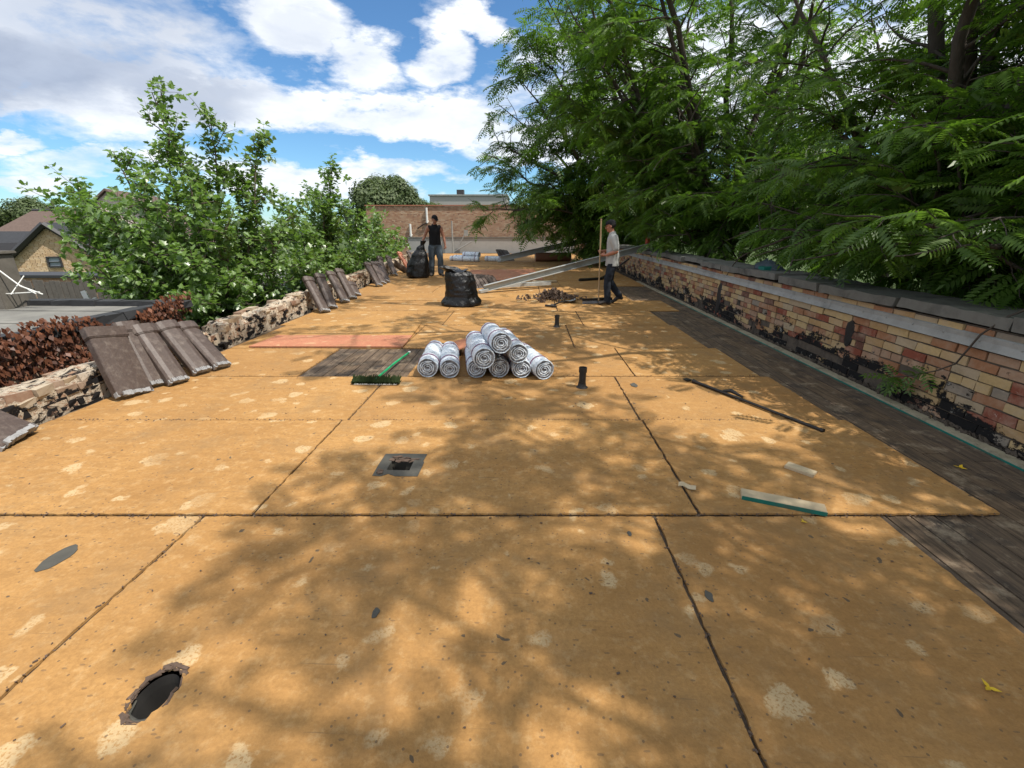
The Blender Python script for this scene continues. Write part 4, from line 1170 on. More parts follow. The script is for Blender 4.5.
def frond_template(k=8, lw=.105, ll=.36):
    V = []; F = []
    def leaflet(b, d, L, w):
        b = np.array(b); d = np.array(d) / np.linalg.norm(d); s = np.array([-d[1], d[0], 0.])
        m = len(V)
        V.extend([b, b + d * L * .42 + s * w / 2 + [0, 0, -.01], b + d * L + [0, 0, -.07], b + d * L * .42 - s * w / 2 + [0, 0, .012]])
        F.append([m, m + 1, m + 2, m + 3])
    for i in range(k):
        y = .14 + .80 * i / (k - 1); z = -.22 * y * y
        f = (1 - .35 * abs(i / (k - 1) - .4))
        for s in (-1, 1):
            leaflet([0, y + .02 * s, z], [s * .88, .42, -.06], ll * f, lw)
    leaflet([0, .98, -.22], [0, 1, -.3], ll * .8, lw)
    m = len(V); V.extend([np.array([-.006, 0, 0.]), np.array([.006, 0, 0.]), np.array([.004, 1, -.22]), np.array([-.004, 1, -.22])]); F.append([m, m + 1, m + 2, m + 3])
    return np.array(V, dtype=np.float32), np.array(F)
def maple_template():
    # lobed leaf folded on the midrib, tip at +y; length 1
    Rr = [(0, 0), (.10, .12), (.42, .10), (.30, .30), (.56, .52), (.28, .56), (.22, .78), (0, 1.0)]
    V = [(x, y, .22 * x) for x, y in Rr] + [(-x, y, .22 * x) for x, y in Rr[1:-1]]
    V += [(.006, -.35, .06), (-.006, -.35, .06)]
    F = [[0, 1, 2, 3, 4, 5, 6, 7], [0, 7, 13, 12, 11, 10, 9, 8]]
    return np.array(V, dtype=np.float32), np.array(F)
def far_template():
    V = [(0, 0, 0), (.34, .45, .05), (0, 1, -.1), (-.34, .45, .08)]
    return np.array(V, dtype=np.float32), np.array([[0, 1, 2, 3]])
TPL = {'frond': frond_template(8), 'frond5': frond_template(5, .15, .42), 'maple': maple_template(), 'far': far_template()}

def leaves_mesh(name, tpl, P, D, N, S, rg):
    """P base, D axis, N normal hint, S size"""
    TV, TF = TPL[tpl]
    D = unit(D); X = unit(np.cross(D, N)); Z = np.cross(X, D)
    V = (TV[None, :, 0, None] * X[:, None, :] + TV[None, :, 1, None] * D[:, None, :] + TV[None, :, 2, None] * Z[:, None, :]) * S[:, None, None] + P[:, None, :]
    n = len(P); k = len(TV)
    F = (TF[None] + (np.arange(n) * k)[:, None, None]).reshape(-1, TF.shape[1])
    r = np.repeat(rg.random(n), len(TF)) * .7 + rg.random(n * len(TF)) * .3
    q = rg.random(n * len(TF))
    return np_mesh(name, V.reshape(-1, 3), [F], {'rnd': r, 'shade': q}, sm=True)

def curve(p0, d0, L, n, rg, wob=.12, grav=0.0):
    pts = [np.array(p0, float)]; d = unit(np.array(d0, float)); st = L / n
    for i in range(n):
        d = unit(d + rg.normal(0, wob, 3) + np.array([0, 0, grav]))
        pts.append(pts[-1] + d * st)
    return np.array(pts)
def bez(a, b, rg, n=9, sag=.25, up=None):
    a = np.array(a, float); b = np.array(b, float); t = np.linspace(0, 1, n)[:, None]
    L = np.linalg.norm(b - a)
    c = a + (b - a) * .45 + np.array([0, 0, 1.0]) * L * (sag if up is None else up) + rg.normal(0, .05 * L, 3)
    p = a * (1 - t) ** 2 + 2 * c * t * (1 - t) + b * t * t
    p[1:-1] += rg.normal(0, .02 * L / 3, (n - 2, 3))
    return p
def rndperp(d, rg):
    v = rg.normal(0, 1, 3); v -= d * (v @ d); return unit(v)

def pinnate_tree(name, label, base, leaders, seed, keep, size=.42, l2step=.27, l2len=(1.2, 2.7), twig=.19, fr=.09, group=None, tpl='frond', trunk_r=.2, leafmat='leafR', cat='tree', fork=1.2):
    rg = np.random.default_rng(seed); base = np.array(base, float)
    lines = []; P = []; D = []; N = []; S = []
    top = np.array([base[0] + rg.normal(0, .2), base[1] + rg.normal(0, .2), fork])
    tr = bez(base, top, rg, 8, 0); lines.append((tr, np.linspace(trunk_r, trunk_r * .72, 8)))
    leads = []
    for e in leaders:
        st = tr[-1 - int(rg.integers(0, 3))]
        ln = bez(st, e, rg, 12, .12)
        NOGAP[0] = True; m_ = 12
        while m_ > 7 and not keep(ln[m_ - 1]): m_ -= 1
        NOGAP[0] = False
        ln = ln[:m_]; leads.append(ln)
        lines.append((ln, np.linspace(trunk_r * .5, .012, m_)))
    for ln in leads:
        seg = np.linalg.norm(np.diff(ln, axis=0), axis=1); cum = np.concatenate([[0], np.cumsum(seg)]); tot = cum[-1]
        s = tot * .16
        while s < tot:
            f = s / tot
            p = np.array([np.interp(s, cum, ln[:, a]) for a in range(3)])
            i = min(np.searchsorted(cum, s), len(ln) - 1); d = unit(ln[i] - ln[max(i - 1, 0)])
            pd = rndperp(d, rg); d2 = unit(pd + d * .55 + np.array([0, 0, .12]))
            L2 = rg.uniform(*l2len) * (1.0 - .45 * f)
            b2 = curve(p, d2, L2, 7, rg, .12, -.05)
            if keep(b2[-1]) or keep(b2[4]):
                lines.append((b2, np.linspace((.026 if trunk_r > .15 else .012) * (1.2 - .5 * f), .005, 8)))
                s2 = L2 * .18; side = 1
                while s2 < L2:
                    g = s2 / L2 * 7; i2 = min(int(g), 6); p2 = b2[i2] + (b2[i2 + 1] - b2[i2]) * (g - i2)
                    dd = unit(b2[i2 + 1] - b2[i2]); up = np.array([0, 0, 1.]); sd = unit(np.cross(dd, up) + rg.normal(0, .25, 3)) * side; side = -side
                    d3 = unit(sd + dd * .8 + np.array([0, 0, rg.uniform(-.25, .2)]))
                    L3 = rg.uniform(.35, .8) * (1 - .4 * s2 / L2)
                    b3 = curve(p2, d3, L3, 3, rg, .12, -.10)
                    if keep(b3[-1]) and keep(b3[1]):
                        lines.append((b3, np.linspace(.007, .003, 4)))
                        m = max(2, int(L3 / fr))
                        for q in range(m):
                            u = (q + .5) / m * 3; i3 = min(int(u), 2); p3 = b3[i3] + (b3[i3 + 1] - b3[i3]) * (u - i3)
                            d4 = unit(b3[i3 + 1] - b3[i3]); sg = 1 if q % 2 else -1
                            sd4 = unit(np.cross(d4, up) + rg.normal(0, .2, 3)) * sg
                            P.append(p3); D.append(sd4 + d4 * (.6 if q < m - 1 else 2.5) + np.array([0, 0, rg.uniform(-.45, .12)])); N.append(up + rg.normal(0, .35, 3)); S.append(size * rg.uniform(.65, 1.15))
                    s2 += twig * rg.uniform(.7, 1.3)
            s += l2step * rg.uniform(.6, 1.4)
    t = thing(name, label, cat, tuple(base), group=group)
    off = base
    big = [(a - off, r) for a, r in lines if r[0] > .03]; sm_ = [(a - off, r) for a, r in lines if r[0] <= .03]
    link('trunk', tubes_mesh('trunk', big, 9), M['bark'], t)
    if sm_: link('branches', tubes_mesh('branches', sm_, 4), M['bark'], t)
    P, D, N, S = map(np.array, (P, D, N, S))
    ok = np.array([keep(p) for p in P])
    link('crown', leaves_mesh('crown', tpl, P[ok] - off, D[ok], N[ok], S[ok], rg), M[leafmat], t)
    print(name, 'fronds', ok.sum(), 'branches', len(lines))
    return t

NOGAP = [False]
def gap(p, s=.75, th=-.20):
    if NOGAP[0]: return False
    return noise.noise(Vector(p) * s) + .4 * noise.noise(Vector(p) * s * 2.7) < th
def K0(p):
    x, y, z = p
    if z > 4 and gap(p, 2.2, -.045): return False
    if x < -1.5 + .53 * z: return False
    return z > 4.0 or x > 3.9
def K1(p):   # near: stay off the roof, above the coping
    x, y, z = p
    if z > 2.6 and (gap(p, 1.9, .04) if z > 5.8 else gap(p, .8, -.25)): return False
    if z > 7.2 and y > 1.2: return x > -5.2 + .53 * z
    if .97 < z < 1.4 and 3.15 < x < 3.9 and y > 4.5: return True
    if x < 3.3 and z < 1.15 + (3.3 - x) * .62: return False
    if z < .95 and 3.1 < x < 4.15: return False
    if y > 5 and z < 1.15 + (3.9 - x) * .35: return False
    if x < -1.2 + .50 * z: return False
    # keep the near foliage out of the reach of the photographer
    if y < 2.2 and x < 3.4 and z < 4.2: return False
    return True
def K3(p):
    x, y, z = p
    if z > 2.6 and (gap(p, 1.8, .0) if z > 8 and y < 11.5 else gap(p, .9, -.27)): return False
    if z > 8.5: return x > -5.4 + .5 * z
    if y < 10.0 and (x < -1.2 + .62 * z or z < 1.9): return False
    if y < 13.2 and x < 2.9 and z < 2.0 + (2.9 - x) * .2: return False
    if y < 16.5 and x < 2.4 and z < 1.15: return False
    if z < 1.0 and x < 4.2 and y < 16: return False
    if y >= 17:
        if x < -2.5 + .30 * max(0, z - 3.2): return False
        if z < 1.3 and x < -1.5: return False
        return not (z < .35 and x < 4.3)
    if y < 17 and x < -.05 - .11 * (y - 14) + (.20 * (4 - z) if z < 4 else 0): return False
    if x < -.55 - .07 * (y - 16) : return False
    if z < .35 and x < 4.3: return False
    return True
def K2(p): return True
E5 = []
pinnate_tree('locust_tree', 'nearest feathery dark green tree overhanging the right end of the brick parapet', (5.9, 6.4, -4.2),
    [(3.6, 5.0, 7.5), (5.0, 8.6, 9.5), (6.5, 4.2, 9.0), (4.5, 3.2, 3.2), (7.5, 7, 8.5), (4.1, 4.9, 1.9), (4.6, 7.8, 3.0), (3.9, 9.0, 5.6), (5.0, 2.6, 1.8), (6.6, 3.6, 1.2), (4.6, 6.0, 1.5), (5.8, 10, 3.5), (5.2, 4.4, 5.0), (1.2, 4.0, 9.8), (1.4, 7.0, 10.8), (2.8, 2.2, 9.6), (3.7, 4.4, 1.5), (3.6, 6.6, 1.35), (3.9, 8.6, 1.4), (7.6, 5.2, 2.6), (3.5, 3.5, 1.35), (3.75, 2.9, 1.45), (3.65, 5.3, 1.3), (4.0, 4.0, 1.2), (4.2, 2.6, 1.6), (4.4, 3.4, 2.2)], 11, K1, size=.29, l2step=.27, fr=.068)
pinnate_tree('locust_tree', 'tall feathery tree with dark forked limbs, second along the parapet', (5.4, 12.8, -4.2),
    [(1.9, 11.5, 8.5), (4.6, 15, 11), (6.5, 11, 10), (2.6, 14.5, 4.2), (7.5, 13.5, 9), (3.2, 10.9, 3.9), (4.4, 10.2, 2.2), (.9, 14.2, 7.2), (4.7, 12.2, 1.6), (3.4, 15.6, 2.4), (4.9, 9.6, 6.0), (.2, 9.8, 11), (-.4, 12.6, 12), (.5, 14.8, 5.2), (1.0, 15.6, 9), (2.4, 16, 7.5), (1.8, 13.2, 5.4), (3.7, 10.8, 1.4), (6.5, 10, 2.4)], 12, K3, size=.34, l2step=.28, fr=.08)
pinnate_tree('locust_tree', 'feathery green tree whose long branch reaches left over the far end of the roof', (4.9, 20.3, -4.2),
    [(0.2, 18.5, 9.5), (3.2, 21, 12), (6, 19, 11), (-1.4, 19.6, 4.6), (-2.0, 21.5, 4.6), (-1.9, 20.5, 2.2), (.6, 18.2, 2.2), (2.6, 17.6, 3.0), (1.0, 21, 1.6), (-.4, 19, 6.8), (2.5, 23, 6), (.3, 24.8, 3.2), (3.2, 19.0, 1.3), (-.2, 18.4, 7.8), (1.4, 19.5, 9.5), (.8, 17.6, 5.2), (2.2, 18.0, 8), (-1.2, 20.4, 6.2), (.8, 20, 3.4)], 13, K3, size=.44, l2step=.26, tpl='frond5', trunk_r=.24)
near = pinnate_tree('locust_tree', 'feathery tree nearest the camera at far right, mostly outside the frame', (6.6, -1.2, -4.2),
    [(2.6, -.6, 7.4), (4.0, 1.2, 8.5), (5.4, -2.5, 8.8), (3.8, 1.0, 5.2), (6.8, 1.6, 8.2), (3.2, -2.4, 6.0), (5.2, 2.6, 6.2), (4.4, .2, 9.6), (3.4, 2.6, 7.2), (5.2, 2.2, 3.4), (3.3, -.8, 8.2), (3.0, -1.7, 7.0), (4.2, -.7, 6.6), (5.1, .2, 7.4), (3.5, .5, 8.8), (2.7, -2.4, 6.2), (3.9, 1.6, 7.6), (2.5, .2, 6.4), (4.6, 1.2, 9.4)], 14, K0, trunk_r=.08, size=.30, l2step=.27, twig=.19, fr=.08)
# trees beyond, one mesh, copied
bk = pinnate_tree('background_tree', 'pale sunlit tree glimpsed through the gaps behind the nearest feathery tree', (11.5, 8.0, -4.2),
    [(9, 7, 5.0), (11, 10, 7), (13, 7, 6), (11, 5, 3.5), (9.2, 9.5, 2.0), (12, 11, 3), (10, 5, 1.0), (13.5, 9, 3)], 15, K2, size=.6, l2step=.5, twig=.34, fr=.16, tpl='frond5', group='trees beyond the feathery trees', leafmat='leafFar')
for k, (dx, dy, rz, s, lab) in enumerate(((-2.6, -1.5, .5, .95, 'pale low tree glimpsed just beyond the near end of the brick parapet'), (-2.2, 6.5, 3.3, 1.0, 'pale low tree glimpsed beyond the middle of the brick parapet'), (-2.4, 13.5, 5.0, 1.05, 'pale low tree glimpsed beyond the far end of the brick parapet'), (4.5, 2.5, 2.0, 1.3, 'pale tree deepest behind the near end of the brick parapet'),(1.0, 8.5, 1.3, 1.1, 'pale tree glimpsed behind the second feathery tree'), (.5, 18, 2.7, 1.25, 'pale tree glimpsed behind the farthest feathery tree'), (-2.0, 27, 4.0, 1.3, 'green tree standing past the right end of the far brick wall'))):
    c = copy_tree(bk); c.location = (11.5 + dx, 8.0 + dy, -4.2); c.rotation_euler = (0, 0, rz); c.scale = (s, s, s); c['label'] = lab

# ---- leafy trees on the left
def maple_tree(name, label, base, ends, seed, keep, size=.105, step=.15, l2=(.45, 1.25), node=.049, group=None, fork=-.6, trunk_r=.13, tpl='maple', mat='leafL', upb=.9, whorl=2):
    rg = np.random.default_rng(seed); base = np.array(base, float)
    lines = []; P = []; D = []; N = []; S = []
    top = np.array([base[0], base[1], fork])
    tr = bez(base, top, rg, 6, 0); lines.append((tr, np.linspace(trunk_r, trunk_r * .8, 6)))
    def leafy(pts, f0=.0, nd=None):
        nd = nd or node
        seg = np.linalg.norm(np.diff(pts, axis=0), axis=1); cum = np.concatenate([[0], np.cumsum(seg)]); s = cum[-1] * f0
        while s < cum[-1]:
            p = np.array([np.interp(s, cum, pts[:, a]) for a in range(3)]); i = min(np.searchsorted(cum, s, 'right'), len(pts) - 1)
            d = unit(pts[i] - pts[i - 1])
            for q in range(whorl):
                o = rndperp(d, rg)
                P.append(p + o * size * rg.uniform(.2, .7)); D.append(o + d * .35 + np.array([0, 0, rg.uniform(-.9, .25)])); N.append(np.array([0, 0, 1.]) + o * .5 + rg.normal(0, .35, 3)); S.append(size * rg.uniform(.6, 1.2))
            s += nd * rg.uniform(.6, 1.4)
    for e in ends:
        ln = bez(tr[-1 - int(rg.integers(0, 3))], e, rg, 12, -.02, up=-.06 if e[2] > 2 else .1)
        lines.append((ln, np.linspace(trunk_r * .42, .007, 12)))
        leafy(ln, .45, node * .8)
        seg = np.linalg.norm(np.diff(ln, axis=0), axis=1); cum = np.concatenate([[0], np.cumsum(seg)]); tot = cum[-1]
        s = tot * .18
        while s < tot * .97:
            f = s / tot
            p = np.array([np.interp(s, cum, ln[:, a]) for a in range(3)])
            i = min(np.searchsorted(cum, s), 11); d = unit(ln[i] - ln[i - 1])
            d2 = unit(rndperp(d, rg) * 1.0 + d * .55 + np.array([0, 0, upb * .5]))
            L2 = rg.uniform(*l2) * (1.15 - .8 * f)
            b2 = curve(p, d2, L2, 5, rg, .14, .06)
            if keep(b2[-1]):
                lines.append((b2, np.linspace(.012, .003, 6)))
                leafy(b2, .12)
                for q in range(2):
                    pp = b2[int(rg.integers(1, 4))]; b3 = curve(pp, unit(rndperp(d2, rg) + d2 * .5), rg.uniform(.2, .5), 3, rg, .15, 0)
                    lines.append((b3, np.linspace(.005, .002, 4))); leafy(b3, .1)
            s += step * rg.uniform(.6, 1.4)
    t = thing(name, label, 'tree' if 'tree' in name else 'bush', tuple(base), group=group)
    big = [(a - base, r) for a, r in lines if r[0] > .03]; sm_ = [(a - base, r) for a, r in lines if r[0] <= .03]
    link('trunk', tubes_mesh('trunk', big, 8), M['bark2'], t); link('branches', tubes_mesh('branches', sm_, 4), M['bark2'], t)
    P, D, N, S = map(np.array, (P, D, N, S)); ok = np.array([keep(p) for p in P])
    link('crown', leaves_mesh('crown', tpl, P[ok] - base, D[ok], N[ok], S[ok], rg), M[mat], t)
    print(name, 'leaves', ok.sum())
    return t
def KL(p):
    x, y, z = p
    wall = -3.98 - max(0, y - 5.5) * .075
    if x > wall - .28 and z < .62: return False
    if x > wall + .05 + .0 * z: return False
    if y < 6.3 and x > -4.85 and z < .7: return False
    if x > -4.6 and y < 7.2: return False
    if y < 6.35 and x < -4.7 and z < .9 + (-4.7 - x) * .1: return False
    return True
maple_tree('maple_tree', 'leafy tree with tall upright shoots and pale leaf undersides, nearest on the left', (-6.3, 8.7, -4.2),
    [(-6.44, 8.6, 3.69), (-5.7, 8.8, 3.45), (-5.98, 8.2, 3.04), (-5.05, 9.4, 3.2), (-5.46, 9.2, 2.5), (-7.75, 9.0, 2.85), (-8.62, 9.0, 2.40), (-8.88, 8.5, 1.85), (-8.08, 8.0, 1.37), (-6.38, 7.4, 1.69),
     (-6.6, 7.2, 0.92), (-5.42, 7.6, 2.14), (-5.15, 6.9, 1.17), (-5.03, 6.5, 0.49), (-4.82, 7.2, 0.69), (-4.98, 7.6, 1.54), (-4.64, 8.6, 1.28), (-4.82, 10.0, 2.0), (-7.2, 7.4, .9), (-7.4, 8.0, 1.9), (-4.9, 7.8, .2), (-4.75, 9.0, .5), (-5.6, 6.8, .3), (-8.0, 8.3, 2.0), (-7.9, 7.9, .6), (-8.5, 8.9, 1.2), (-7.0, 8.4, 2.3), (-6.0, 7.8, 1.6)], 21, KL)
maple_tree('maple_tree', 'leafy bright green tree with two slender upright shoots, farther along the low left wall', (-6.1, 12.6, -4.2),
    [(-5.02, 12.5, 3.03), (-5.23, 12.0, 2.35), (-4.92, 12.5, 2.0), (-5.14, 10.5, 1.5), (-4.62, 9.2, 0.8), (-4.83, 11.0, 1.1), (-4.86, 13.5, 1.8), (-4.9, 14.0, 1.14), (-4.65, 11.5, 0.72), (-4.6, 10.2, .5), (-4.9, 12.3, .6), (-5.6, 11.0, 2.0), (-5.8, 13, 2.4)], 22, KL, size=.12)
maple_tree('green_bush', 'bright green bushy growth at the far left, rising beside the orange clay tile', (-5.9, 16.5, -4.2),
    [(-5.0, 17.0, 1.2), (-5.1, 16.0, 1.9), (-5.0, 15.2, 1.5), (-5.2, 18.5, 1.3), (-5.3, 20, 1.0), (-5.0, 15.0, .8), (-5.6, 17.5, 2.1), (-5.4, 19, .7), (-6, 15.5, 2.3)], 23, KL, size=.14, step=.24, node=.08)

# russet ivy on the neighbour's wall
rg = np.random.default_rng(5)
P = []; D = []; N = []
for k in range(9500):
    y = rg.uniform(.6, 6.15); z = rg.uniform(-.55, .66)
    dens = noise.noise(Vector((y * 1.1, z * 1.6, 2))) + .35 * noise.noise(Vector((y * 4, z * 4, 7)))
    lim = .05 if z > .1 else (-.15 - z * .2 + .10)
    if dens < -.06 + (.30 if z < .05 else 0) + max(0, z - .55) * 2: continue
    out_ = rg.uniform(.01, .10) + (.05 if z > .4 else 0)
    P.append((-4.88 + out_, y, z)); D.append((rg.uniform(.1, .6), rg.normal(0, .45), -1 + rg.normal(0, .3))); N.append((1, rg.normal(0, .4), rg.uniform(.1, .9)))
t = thing('russet_ivy', 'reddish brown dried ivy covering the side wall of the neighbouring flat roof', 'climbing plant', (-4.88, 3.3, -.5))
P, D, N = map(np.array, (P, D, N)); off = np.array([-4.88, 3.3, -.5])
link('leaves', leaves_mesh('leaves', 'far', P - off, D, N, rg.uniform(.035, .075, len(P)), rg), M['leafIvy'], t)
st = []
for k in range(26):
    y = rg.uniform(.8, 6.0); p = curve((-4.872, y, -.6), (0, rg.normal(0, .2), 1), rg.uniform(.8, 1.25), 8, rg, .16, .05); p[:, 0] = -4.868 + rg.uniform(0, .02, 9)
    st.append((p - off, np.linspace(.009, .003, 9)))
link('stems', tubes_mesh('stems', st, 4), M['bark'], t)

# sprig growing out over the right parapet
rg = np.random.default_rng(9)
t = thing('hanging_sprig', 'thin bare stem with a leafy green tip hanging over the right parapet bricks', 'plant', (3.36, 3.3, .78))
off = np.array([3.36, 3.3, .78])
stem = np.array([[3.60, 3.15, 1.02], [3.42, 3.20, .90], [3.345, 3.27, .75], [3.33, 3.36, .50], [3.34, 3.50, .40], [3.33, 3.72, .28], [3.31, 3.92, .20]])
link('stem', tubes_mesh('stem', [(stem - off, np.linspace(.009, .004, 7))], 6), M['bark'], t)
P = []; D = []; N = []
for k in range(16):
    f = rg.uniform(.72, 1.0); i = f * 6; a = min(int(i), 5); p = stem[a] + (stem[a + 1] - stem[a]) * (i - a)
    P.append(p); D.append((rg.uniform(-.7, -.1), rg.normal(0.2, .6), rg.uniform(-.6, .5))); N.append((-.5, 0, 1))
link('leaves', leaves_mesh('leaves', 'frond5', np.array(P) - off, np.array(D), np.array(N), rg.uniform(.10, .17, 16), rg), M['leafR'], t)

# distant trees
def round_tree(name, label, base, R_, H_, seed, n=9000, ls=.30, group=None):
    rg = np.random.default_rng(seed); base = np.array(base, float)
    cl = []
    for k in range(26):
        d = unit(rg.normal(0, 1, 3)); d[2] = abs(d[2]) * .9 - .15
        cl.append((np.array([0, 0, H_ - R_ * .9]) + d * np.array([R_ * .72, R_ * .72, R_ * .62]) * rg.uniform(.6, 1.0), R_ * rg.uniform(.22, .38)))
    P = []; D = []; N = []
    per = n // len(cl)
    for c, r in cl:
        d = unit(rg.normal(0, 1, (per, 3))); rr = r * rg.uniform(.55, 1.08, (per, 1)) 
        P.append(c + d * rr); D.append(unit(np.cross(d, rg.normal(0, 1, (per, 3)))) + d * .3 + np.array([0, 0, -.3])); N.append(d + np.array([0, 0, .5]))
    P, D, N = map(np.concatenate, (P, D, N))
    t = thing(name, label, 'tree', tuple(base), group=group)
    lines = [(bez((0, 0, 0), (0, 0, H_ - R_), rg, 6, 0), np.linspace(R_ * .09, R_ * .06, 6))]
    for c, r in cl[:12]: lines.append((bez((0, 0, H_ - R_ * 1.6), c, rg, 7, .1), np.linspace(R_ * .045, .02, 7)))
    link('trunk', tubes_mesh('trunk', lines, 7), M['bark'], t)
    link('crown', leaves_mesh('crown', 'far', P, D, N, rg.uniform(.6, 1.2, len(P)) * ls, rg), M['leafFar'], t)
    return t
G = 'distant trees on the skyline'
a = round_tree('distant_tree', 'large rounded green tree rising over the left end of the far orange brick wall', (-17.6, 60, -4.2), 4.6, 12.2, 31, 22000, .34, G)
a.scale = (1.12, 1.12, 1.10)
b = round_tree('distant_tree', 'dark green tree on the skyline behind the brown roofs at far left', (-66, 62, -4.2), 4.4, 10.6, 32, 14000, .4, G)
for src, loc, rz, s, lab in ((a, (-13.6, 62, -4.2), 2., .86, 'right hand rounded crown of the tree pair above the far brick wall'), (a, (-21, 61, -4.2), 4., .80, 'lower rounded tree just left of the large one above the far brick wall'),
    (b, (-73, 60, -4.2), 1., 1.0, 'dark tree at the left frame edge behind the brown roofs'), (b, (-59, 63, -4.2), 3., .98, 'dark tree on the skyline right of the brown roof ridge'), (b, (-52, 64, -4.2), 5., .92, 'dark tree on the skyline partly behind the maple shoots'),
    (a, (-5.8, 36, -4.2), 1., .64, 'small bright tree top peeping over the orange brick wall near the grey roof'), (a, (-8.0, 36, -4.2), 2.2, .62, 'small tree top peeping over the orange brick wall left of the grey roof'), (a, (-3.0, 37, -4.2), 2.9, .66, 'small tree top peeping over the orange brick wall by the hanging branch'),
    (b, (-40, 50, -4.2), .4, .85, 'green tree standing behind the pale sided house')):
    c = copy_tree(src); c.location = loc; c.rotation_euler = (0, 0, rz); c.scale = (s, s, s); c['label'] = lab
# low bushes and hedge in the yard, left, so gaps under the trees show green
# ------------------------------------------------------------------ neighbouring buildings, left
t = thing('flat_roof_building', 'neighbouring low building with grey rolled roof and black edge, its wall under the russet ivy', 'building', (-9.9, 2.5, -4.2))
mb = MB(); mb.box((0, 0, 2.3), (10.0, 7.2, 4.56)); mb.build('wall', M['mortar'], t)
mb = MB(); mb.box((0, 0, 4.63), (9.9, 7.1, .06)); 
for k in range(9): mb.box((0, -3.3 + k * .8, 4.664), (9.8, .05, .012))
mb.build('roof_sheet', M['neighroof'], t)
mb = MB(); 
for k in range(24):
    mb.box((5.0 + random.uniform(-.01, .01), -3.5 + k * .30, 4.69 + random.uniform(-.008, .008)), (.16, .315, .10), Quaternion((0, 0, 1), random.uniform(-.03, .03)).to_matrix(), .012)
for k in range(32): mb.box((-4.9 + k * .32, 3.55 + random.uniform(-.01, .01), 4.69), (.33, .14, .09), None, .012)
mb.build('roof_edge', M['neighedge'], t)
o = [x for x in COL.objects if x.parent == t and x.name.startswith('wall')]
# bricks on the ivy wall
w = thing('x', 'x', 'x'); bpy.data.objects.remove(w)
wallb = brick_wall('y', 7.1, 0, 1.55); 
ob = wallb.build('brick_face', M['brickL'], t); ob.rotation_euler = (0, 0, math.pi); ob.location = (5.03, 3.56, 3.02)

def gable(mb_wall, mb_roof, x0, x1, y0, y1, z0, ze, zr, over=.25, th=.12):
    """ridge along y, gable facing -y"""
    xm = (x0 + x1) / 2
    mb_wall.add([(x0, y0, z0), (x1, y0, z0), (x1, y0, ze), (xm, y0, zr), (x0, y0, ze), (x0, y1, z0), (x1, y1, z0), (x1, y1, ze), (xm, y1, zr), (x0, y1, ze)],
                [(0, 1, 2, 3, 4), (9, 8, 7, 6, 5), (0, 4, 9, 5), (1, 6, 7, 2)])
    for s, xe in ((-1, x0), (1, x1)):
        sl = (zr - ze) / abs(xm - xe); xo = xe + s * over; zo = ze - sl * over
        mb_roof.add([(xm, y0 - over, zr + .02), (xo, y0 - over, zo + .02), (xo, y1 + over, zo + .02), (xm, y1 + over, zr + .02), (xm, y0 - over, zr + th), (xo, y0 - over, zo + th), (xo, y1 + over, zo + th), (xm, y1 + over, zr + th)],
                    [(0, 1, 2, 3), (7, 6, 5, 4), (0, 4, 5, 1), (1, 5, 6, 2), (2, 6, 7, 3)])
def window(parent, x, y, z, w, h):
    mb = MB()
    for dx, dz, sx, sz in ((-w / 2, 0, .07, h + .07), (w / 2, 0, .07, h + .07), (0, h / 2, w, .07), (0, -h / 2, w, .09), (0, 0, w, .04)): mb.box((x + dx, y - .04, z + dz), (sx, .10, sz))
    f = mb.build('window', M['trimdark'], parent)
    mb = MB(); mb.box((x, y - .012, z), (w, .02, h)); mb.build('pane', M['glass'], f)
t = thing('brick_house', 'yellow brick house with a steep black edged gable left of the maple like tree', 'house', (-26, 24, -4.2), R(22))
wl = MB(); rf = MB(); gable(wl, rf, -2.9, 3.9, 0, 9, 0, 2.7, 5.75, .3, .22)
wl.build('wall', M['housebrick'], t); r_ = rf.build('roof', M['shingledark'], t)
br = MB()
z = 0
while z < 5.6:
    x = -2.9 + (z > 2.7) * (z - 2.7) / 3.05 * 3.4; x1 = 3.9 - (z > 2.7) * (z - 2.7) / 3.05 * 3.4
    xx = x - random.uniform(0, .2)
    while xx < x1 - .05:
        b0, b1 = max(xx, x), min(xx + .21, x1)
        if b1 - b0 > .03: br.box(((b0 + b1) / 2, -.018 + random.uniform(-.004, .004), z + .035), (b1 - b0 - .012, .03, .060))
        xx += .22
    z += .075
br.build('brick_facing', M['housebrick'], t)
window(t, .35, -.04, 3.95, .55, .5); window(t, 1.25, -.04, 2.0, .55, .95); window(t, 2.35, -.04, 2.35, .6, .95)
mb = MB()
for s, x0_, x1_ in ((-1, .5, -3.3), (1, .5, 4.2)):
    a_ = Vector((.5, -.34, 5.90)); b_ = Vector((x1_, -.34, 2.52)); mb.tube([a_, b_], .13, 4)
mb.build('barge_board', M['trimdark'], t)
t = thing('side_roof_house', 'house with charcoal shingle roof and triangular dormer at the left frame edge', 'house', (-33.2, 23.6, -4.2))
mb = MB(); mb.box((0, 4, 1.4), (9, 7, 2.8)); mb.build('wall', M['siding'], t)
mb = MB()
mb.add([(-5, 0, 2.6), (4.9, 0, 2.6), (4.9, 4, 5.5), (-5, 4, 5.5), (4.9, 8, 2.6), (-5, 8, 2.6), (-5, 0, 2.45), (4.9, 0, 2.45), (4.9, 8, 2.45), (-5, 8, 2.45)], [(0, 1, 2, 3), (3, 2, 4, 5), (6, 7, 1, 0), (1, 7, 8, 4, 2), (0, 3, 5, 9, 6), (9, 8, 7, 6), (5, 4, 8, 9)])
mb.build('roof', M['shingledark'], t)
